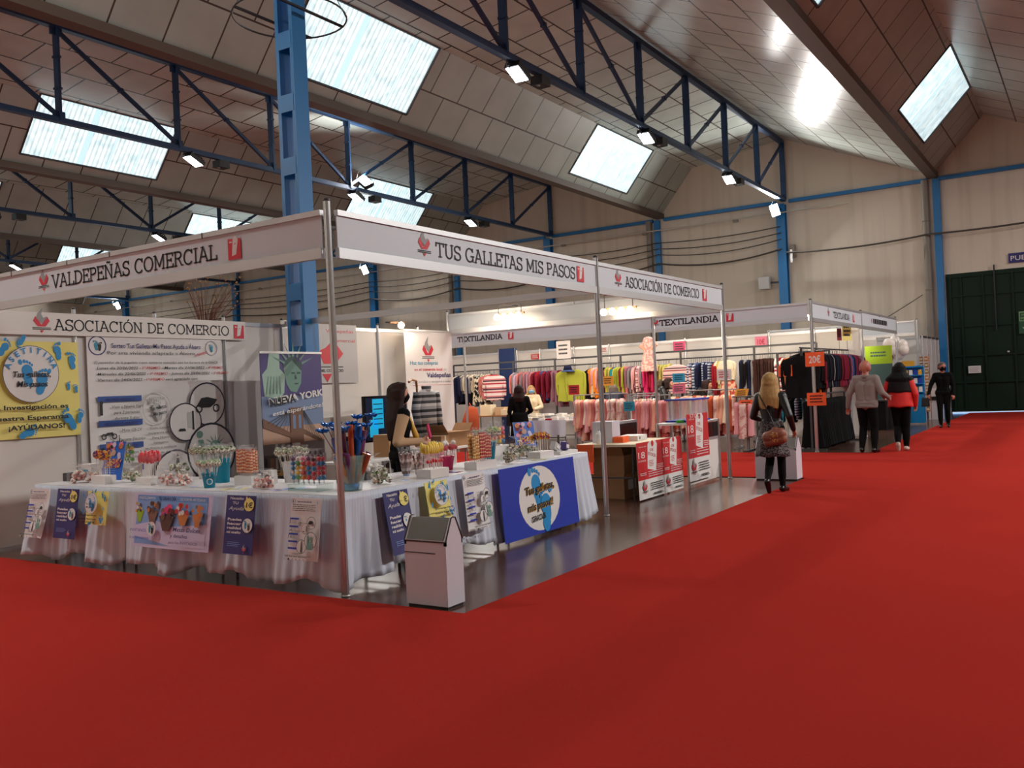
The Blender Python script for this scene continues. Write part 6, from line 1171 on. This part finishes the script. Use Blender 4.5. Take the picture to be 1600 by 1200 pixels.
def person(label,xy,heading,H,col,pose={},bulk=1,female=False,look=0,curl=.5,vox=.0105,z0=0,sit=None):
    t=thing('person',label,'person',(xy[0],xy[1],z0)); J={k:V(v) for k,v in TPL.items()}
    for k,v in pose.items(): J[k]=V(v)
    J={k:v*H for k,v in J.items()}; c=lambda k:col.get(k,col['top']); P=[]; B=bulk
    def cap(a,ra,b,rb,m): P.append((a,ra*H,b,rb*H,m))
    pv,wa,ch,nk,hd=[J[k] for k in('pelvis','waist','chest','neck','head')]
    sx=(J['shR']-J['shL']).normalized(); hx=(J['hipR']-J['hipL']).normalized(); bot,top,sk=c('bottom'),c('top'),c('skin'); w=.92 if female else 1
    cap(J['hipR']+V((0,0,.01))*H,.06*B,J['hipL']+V((0,0,.01))*H,.06*B,c('hip') if 'hip' in col else bot)
    if 'boxy' in col: cap(J['hipR']+V((0,0,.02))*H,.05*B,ch+sx*.05*H,.06*B,top); cap(J['hipL']+V((0,0,.02))*H,.05*B,ch-sx*.05*H,.06*B,top)
    for s in(-1,1):
        cap(pv+hx*s*.035*H+V((0,0,.05))*H,.056*B,wa+hx*s*.03*H*w,.052*B*w,c('mid') if 'mid' in col else top); cap(wa+hx*s*.03*H*w,.052*B*w,ch+sx*s*.042*H,.06*B,top); cap(ch+sx*s*.042*H,.06*B,(J['shR'] if s>0 else J['shL'])*.75+ch*.25+V((0,0,.03))*H*0,.046*B,top)
    cap(J['shL'],.043*B,J['shR'],.043*B,top); cap(nk-V((0,0,.01))*H,.036,nk*.45+hd*.55,.031,sk); cap((J['shR']+J['shL'])/2+V((0,0,.012))*H,.045*B,nk,.034,top)
    if female and not col.get('flat'):
        fw=sx.cross(V((0,0,1)))*-1; fw=V((-sx.y,sx.x,0)); 
        for s in(-1,1): cap(ch+sx*s*.04*H+fw*.03*H,.038*B,ch+sx*s*.04*H+fw*.035*H-V((0,0,.01))*H,.036*B,top)
    for s in 'RL':
        cap(J['hip'+s],.054*B,J['knee'+s],.037*B,bot); cap(J['knee'+s],.036*B,J['ank'+s]*.55+J['knee'+s]*.45,.034*B,c('calf') if 'calf' in col else bot); cap(J['ank'+s]*.55+J['knee'+s]*.45,.034*B,J['ank'+s],.023*B,c('calf') if 'calf' in col else bot)
        f=(J['toe'+s]-J['ank'+s]); cap(J['ank'+s]-V((0,0,.02))*H-f*.18,.026,J['ank'+s]*.4+J['toe'+s]*.6,.024,c('shoe')); cap(J['ank'+s]*.4+J['toe'+s]*.6,.024,J['toe'+s],.019,c('shoe')); cap(J['ank'+s],.025,J['ank'+s]-V((0,0,.02))*H,.027,c('shoe'))
        cap(J['sh'+s],.041*B,J['el'+s],.03*B,c('sleeve')); cap(J['el'+s],.03*B,J['wr'+s],.022*B,c('forearm') if 'forearm' in col else c('sleeve'))
        d=(J['wr'+s]-J['el'+s]).normalized(); P.extend(hand(J['wr'+s],d,V((-1 if s=='R' else 1,.4,.2)) if abs(d.z)>.5 else V((0,0,1)),curl*(1 if s=='R' else -1)*-1,col.get('hand',sk),H))
    # head, turned by look
    q=M.Rotation(look,3,'Z'); lean=(hd-nk).normalized(); h=lambda x,y,z:hd+q@(V((x,y,z))*H)
    P+= [(h(0,-.012,.012),.054*H,h(0,.004,.014),.054*H,sk),(h(0,.012,-.01),.046*H,h(0,.022,-.036),.031*H,sk),(h(0,.05,-.002),.011*H*.8,h(0,.06,-.016),.0095*H*.9,sk),(h(0,.03,-.048),.016*H,h(0,.036,-.046),.014*H,sk)]
    for s in(-1,1): P.append((h(s*.053,-.004,-.012),.012*H*.6,h(s*.054,-.008,.01),.013*H*.7,sk)); P.append((h(s*.026,.036,-.014),.016*H,h(s*.02,.04,-.02),.014*H,sk))
    o=blob(P,vox,'body',t)
    for s in(-1,1): b=MB(); b.ball(h(s*.021,.048,.006),.0065*H,'eye',8); b.build('eye',t,False)
    t.rotation_euler=(0,0,math.atan2(-heading[0],heading[1])); t['_h']=0; del t['_h']
    return t,J,h,H
def mask(t,h,H,m):
    b=MB(); rows=[]
    for z,y0,wd in((.002,.062,.03),(-.02,.068,.047),(-.045,.054,.044),(-.06,.036,.03)):
        rows.append([h(wd*1.05*math.sin(a),(y0-.002)-wd*.75*(1-math.cos(a)),z) for a in [R(-80+160*j/12) for j in range(13)]])
    b.grid(rows,m); o=b.build('face_mask',t,False); mo=o.modifiers.new('t','SOLIDIFY'); mo.thickness=.006
    b=MB()
    for s in(-1,1): b.tube([h(s*.047,.016,-.02),h(s*.062,-.008,.0)],.0025,m,4)
    b.build('mask_strap',t,False)
def hair(t,h,H,m,length,spread=.05,n=26,seed=1,front=True,back=.0,name='hair',r0=.011):
    """cap of hair plus locks falling to the given length below the head centre"""
    g=random.Random(seed); P=[(h(0,-.022,.018),.06*H,h(0,-.004,.026),.057*H,m),(h(0,-.03,-.01),.055*H,h(0,-.028,-.03),.05*H,m)]
    for i in range(n):
        a=R(-112+224*(i+.5)/n)  # around the back from ear to ear
        x,y=math.sin(a),-math.cos(a); L=length*(.9+.16*g.random()); k=1+.15*g.random()
        P+= [(h(x*.054,-.008+y*.052,.02),r0*1.2*H,h(x*(.058+.006*k),-.01+y*.056,-.045),r0*H,m),(h(x*(.058+.006*k),-.01+y*.056,-.045),r0*H,h(x*(.05+spread*k),-.02+y*(.05+back)-.012,-.045-(L-.045)*.55),r0*1.05*H,m),(h(x*(.05+spread*k),-.02+y*(.05+back)-.012,-.045-(L-.045)*.55),r0*1.05*H,h(x*(.045+spread*k)+.01*(g.random()-.5),-.025+y*(.045+back)-.01,-L),r0*.55*H,m)]
    if front:
        for s in(-1,1): P+= [(h(s*.02,.03,.062),.014*H,h(s*.05,.02,.02),.013*H,m),(h(s*.05,.02,.02),.013*H,h(s*.058,.008,-.06),.012*H,m)]
    return blob(P,.009,name,t,2)
def shorthair(t,h,H,m,bald=False):
    P=[(h(0,-.018,.014),.059*H,h(0,-.004,.024),.0575*H,m)]
    if not bald: P+=[(h(0,.02,.05),.02*H,h(0,.0,.06),.024*H,m)]
    for s in(-1,1): P.append((h(s*.047,-.014,.0),.018*H,h(s*.046,-.02,-.022),.014*H,m))
    P.append((h(0,-.045,-.01),.03*H,h(0,-.04,-.035),.022*H,m)); return blob(P,.008,'hair',t,2)
# the vendor behind the candy table
t,J,h,H=person('dark long-haired woman in black vest standing behind the candy table',(7.58,6.4),(.86,-.51),1.72,dict(top='blackcloth',bottom='blackcloth',sleeve='knittan',skin='skin',shoe='boot'),
 dict(elR=(.15,-.07,.63),wrR=(.1,.11,.625),elL=(-.13,.02,.64),wrL=(.02,.15,.62)),female=True,look=-.25,curl=.9)
hair(t,h,H,'brownhair',.27,.055,32,3,r0=.014); mask(t,h,H,'blackcloth')
b=MB(); b.box(J['wrR']+V((.0,.09,.1)),(.05,.018,.16),'pink',rot=M.Rotation(-.5,3,'Y')); b.build('lanyard_card',t,False)
b=MB(); b.lathe([(.036,0),(.038,.012),(.036,.024)],J['wrR']-V((0,.03,.0)),'blackcloth',12,ax=(J['wrR']-J['elR']).normalized()); b.build('wristband',t,False)
b=MB(); P=[((.03*H,.05*H,.8*H),.012*H,(.07*H,.085*H,.66*H),.02*H,'gold'),((.07*H,.085*H,.66*H),.02*H,(.07*H,.09*H,.6*H),.016*H,'gold')]; blob(P,.009,'yellow_scarf',t)
# blond woman walking down the aisle
t,J,h,H=person('blond woman walking away in black jacket and patterned skirt',(12.35,3.78),(1,-.06),1.66,dict(top='leather',bottom='tights',sleeve='leather',skin='skin',shoe='boot',mid='leather'),
 dict(kneeR=(.05,.06,.29),ankR=(.045,.075,.05),toeR=(.05,.17,.02),kneeL=(-.03,.02,.285),ankL=(-.01,-.12,.115),toeL=(-.012,-.085,.025),elR=(.165,-.03,.64),wrR=(.165,.05,.53),elL=(-.155,.0,.64),wrL=(-.1,.11,.6)),female=True)
hair(t,h,H,'blondhair',.21,.03,30,5)
def skirtmesh(t,H,z0,z1,r0,r1,m,name='skirt',wob=.08,cy=0):
    b=MB(); rows=[]
    for k in range(9):
        f=k/8; rr=(r0+(r1-r0)*f)*H; rows.append([(rr*1.12*math.cos(a)*(1+wob*f*math.sin(6*a+1)),cy+rr*.9*math.sin(a)*(1+wob*f*math.sin(6*a+1)),(z0+(z1-z0)*f)*H+.008*math.sin(5*a)*f) for a in [2*PI*j/40 for j in range(40)]])
    b.grid(rows,m,True,True); o=b.build(name,t,False); mo=o.modifiers.new('t','SOLIDIFY'); mo.thickness=.006; return o
skirtmesh(t,H,.6,.31,.082,.118,'tweed')
b=[((.10*H,-.075*H,.5*H),.05*H,(-.0*H,-.095*H,.475*H),.048*H,'bagbrown'),((.11*H,-.07*H,.46*H),.045*H,(0,-.09*H,.43*H),.04*H,'bagbrown'),((.06*H,-.085*H,.53*H),.03*H,(.05*H,-.09*H,.5*H),.035*H,'bagbrown')]
o=blob([(p,r,q,s,m) for p,r,q,s,m in b],.01,'handbag',t)
b2=MB(); g=random.Random(2)
for i in range(26): b2.ball((.055*H+.06*H*(g.random()-.3),-.143*H+.012*(g.random()),.44*H+.075*H*g.random()),.006,'gold',5)
b2.build('bag_studs',o,False); b2=MB(); b2.tube([(.07*H,-.09*H,.53*H),(.02*H,-.085*H,.66*H),(-.06*H,-.075*H,.8*H),(-.085*H,-.02*H,.845*H),(-.07*H,.05*H,.8*H)],.008,'boot',6); b2.build('bag_strap',t,False)
# man in grey jumper, arm in arm with the woman in orange
t,J,h,H=person('bald man in grey jumper walking away beside the dark jackets',(18.9,3.86),(1,-.1),1.84,dict(top='knitgrey',bottom='blackcloth',sleeve='knitgrey',skin='skinred',shoe='boot',hip='knitgrey',boxy=1),
 dict(kneeR=(.06,.035,.285),ankR=(.06,.0,.05),toeR=(.075,.09,.02),kneeL=(-.06,.05,.29),ankL=(-.065,-.02,.055),toeL=(-.085,.07,.02),elL=(-.175,-.02,.645),wrL=(-.2,-.0,.5),elR=(.165,-.01,.65),wrR=(.2,.08,.6)),bulk=1.17)
shorthair(t,h,H,'skinred',True)
b=MB(); b.lathe([(.048*H,0),(.05*H,.03*H),(.044*H,.035*H)],J['neck']-V((0,0,.018*H)),'knitgrey',20); b.build('collar',t,False); b=MB(); b.lathe([(.108*H,0),(.114*H,.008*H),(.114*H,.03*H),(.106*H,.036*H)],(0,0,.492*H),'knitgrey',32,sy=.74); b.build('waistband',t,False)
t,J,h,H=person('dark-haired woman in orange and black walking away arm in arm',(19.4,3.32),(1,.05),1.78,dict(top='vest',bottom='blackcloth',sleeve='orangeknit',skin='skin',shoe='sole',mid='orangeknit'),
 dict(kneeR=(.045,.03,.285),ankR=(.04,.02,.05),toeR=(.045,.11,.02),kneeL=(-.045,.04,.28),ankL=(-.035,-.07,.1),toeL=(-.035,-.045,.02),elR=(.16,-.01,.64),wrR=(.15,.05,.52),elL=(-.165,.01,.66),wrL=(-.18,.1,.62)),bulk=1.18,female=True)
hair(t,h,H,'blackhair',.15,.055,26,8,back=.02,r0=.016)
skirtmesh(t,H,.68,.5,.108,.118,'orangeknit','jacket_hem',.01)
skirtmesh(t,H,.82,.665,.1,.118,'vest','gilet',.01)
# man in dark clothes by the gate
t,J,h,H=person('man in dark clothes and black mask walking by the green gate',(27.2,3.55),(-.9,-.1),1.8,dict(top='blackcloth',bottom='blackcloth',sleeve='blackcloth',skin='skinred',shoe='boot'),
 dict(kneeR=(.05,.05,.285),ankR=(.05,.04,.05),toeR=(.055,.13,.02),kneeL=(-.05,.02,.285),ankL=(-.05,-.06,.06),toeL=(-.055,.03,.02),elR=(.17,.02,.65),wrR=(.2,.1,.52)),bulk=1.1,look=.5)
shorthair(t,h,H,'greyhair'); mask(t,h,H,'blackcloth')
o=thing('carried_bag','dark bag with white top held by the man near gate','bag',(26.95,3.95,.75)); b=MB(); b.box((26.95,3.97,.72),(.16,.2,.24),'black',taper=.8); b.build('body',o); b=MB(); b.tube([(26.95,3.9,.84),(26.95,3.95,.95),(26.95,4.04,.84)],.01,'black',6); b.build('handle',o)
# masked seller and the shopper in black
t,J,h,H=person('blond seller in ivory jumper and blue mask behind clothes table',(21.35,13.2),(-.8,-.5),1.66,dict(top='ivory',bottom='ivory',sleeve='ivory',skin='skin',shoe='boot'),dict(elR=(.16,.03,.64),wrR=(.05,.13,.62),elL=(-.16,.03,.64),wrL=(-.05,.13,.61)),bulk=1.2,female=True,look=.1,vox=.012)
hair(t,h,H,'blondhair',.1,.03,22,4); mask(t,h,H,'maskblue')
t,J,h,H=person('dark-haired shopper in long black coat facing the masked seller',(17.6,11.22),(.85,.5),1.68,dict(top='blackcloth',bottom='blackcloth',sleeve='blackcloth',skin='skin',shoe='boot'),dict(elR=(.155,.02,.64),wrR=(.1,.12,.6)),bulk=1.12,female=True,vox=.012)
hair(t,h,H,'brownhair',.16,.02,24,6); skirtmesh(t,H,.62,.3,.09,.12,'blackcloth','coat_skirt',.05)
b=MB(); b.box((-.16*H,-.02,.52*H),(.08,.22,.26),'boot',taper=.85); b.build('shoulder_bag',t,False)
# shoppers stooping behind the low rails
BEND=dict(waist=(0,.05,.6),chest=(0,.14,.68),neck=(0,.2,.75),head=(0,.255,.815),shR=(.1,.17,.73),shL=(-.1,.17,.73),elR=(.15,.22,.6),elL=(-.15,.22,.6),wrR=(.1,.33,.56),wrL=(-.1,.33,.56))
def stoop(label,xy,head,cols,H,furhood=False,hm='brownhair'):
    t,J,h,H=person(label,xy,head,H,cols,BEND,bulk=1.3,vox=.013); 
    hair(t,h,H,hm,.07,.01,18,3,False) if hm!='none' else None
    if furhood: blob([((x*.06*H,.14*H+.0,.80*H+z*.05*H),.035*H,(x*.09*H,.1*H,.77*H+z*.02*H),.03*H,'fur') for x,z in((-1,0),(-.6,.6),(0,.9),(.6,.6),(1,0))],.012,'fur_hood',t)
stoop('stooping shopper in black padded coat with brown fur hood',(21.1,9.5),(.2,-1),dict(top='puffer',bottom='blackcloth',sleeve='puffer',skin='skin',shoe='boot'),1.9,True)
stoop('stooping shopper in dark brown coat right of the fur hood',(21.3,8.55),(.3,-1),dict(top='vest',bottom='blackcloth',sleeve='vest',skin='skin',shoe='boot'),1.8)
stoop('stooping shopper in navy coat behind the middle post',(21.0,10.55),(.9,.3),dict(top='navycoat',bottom='blackcloth',sleeve='navycoat',skin='skin',shoe='boot'),1.78,hm='greyhair')
for _o in (BEND,): pass
# the unused prototype garments never stay at the origin
for k,o in PR.items():
    if k not in USED:
        for c in KD[k]: bpy.data.objects.remove(c)
        bpy.data.objects.remove(o)
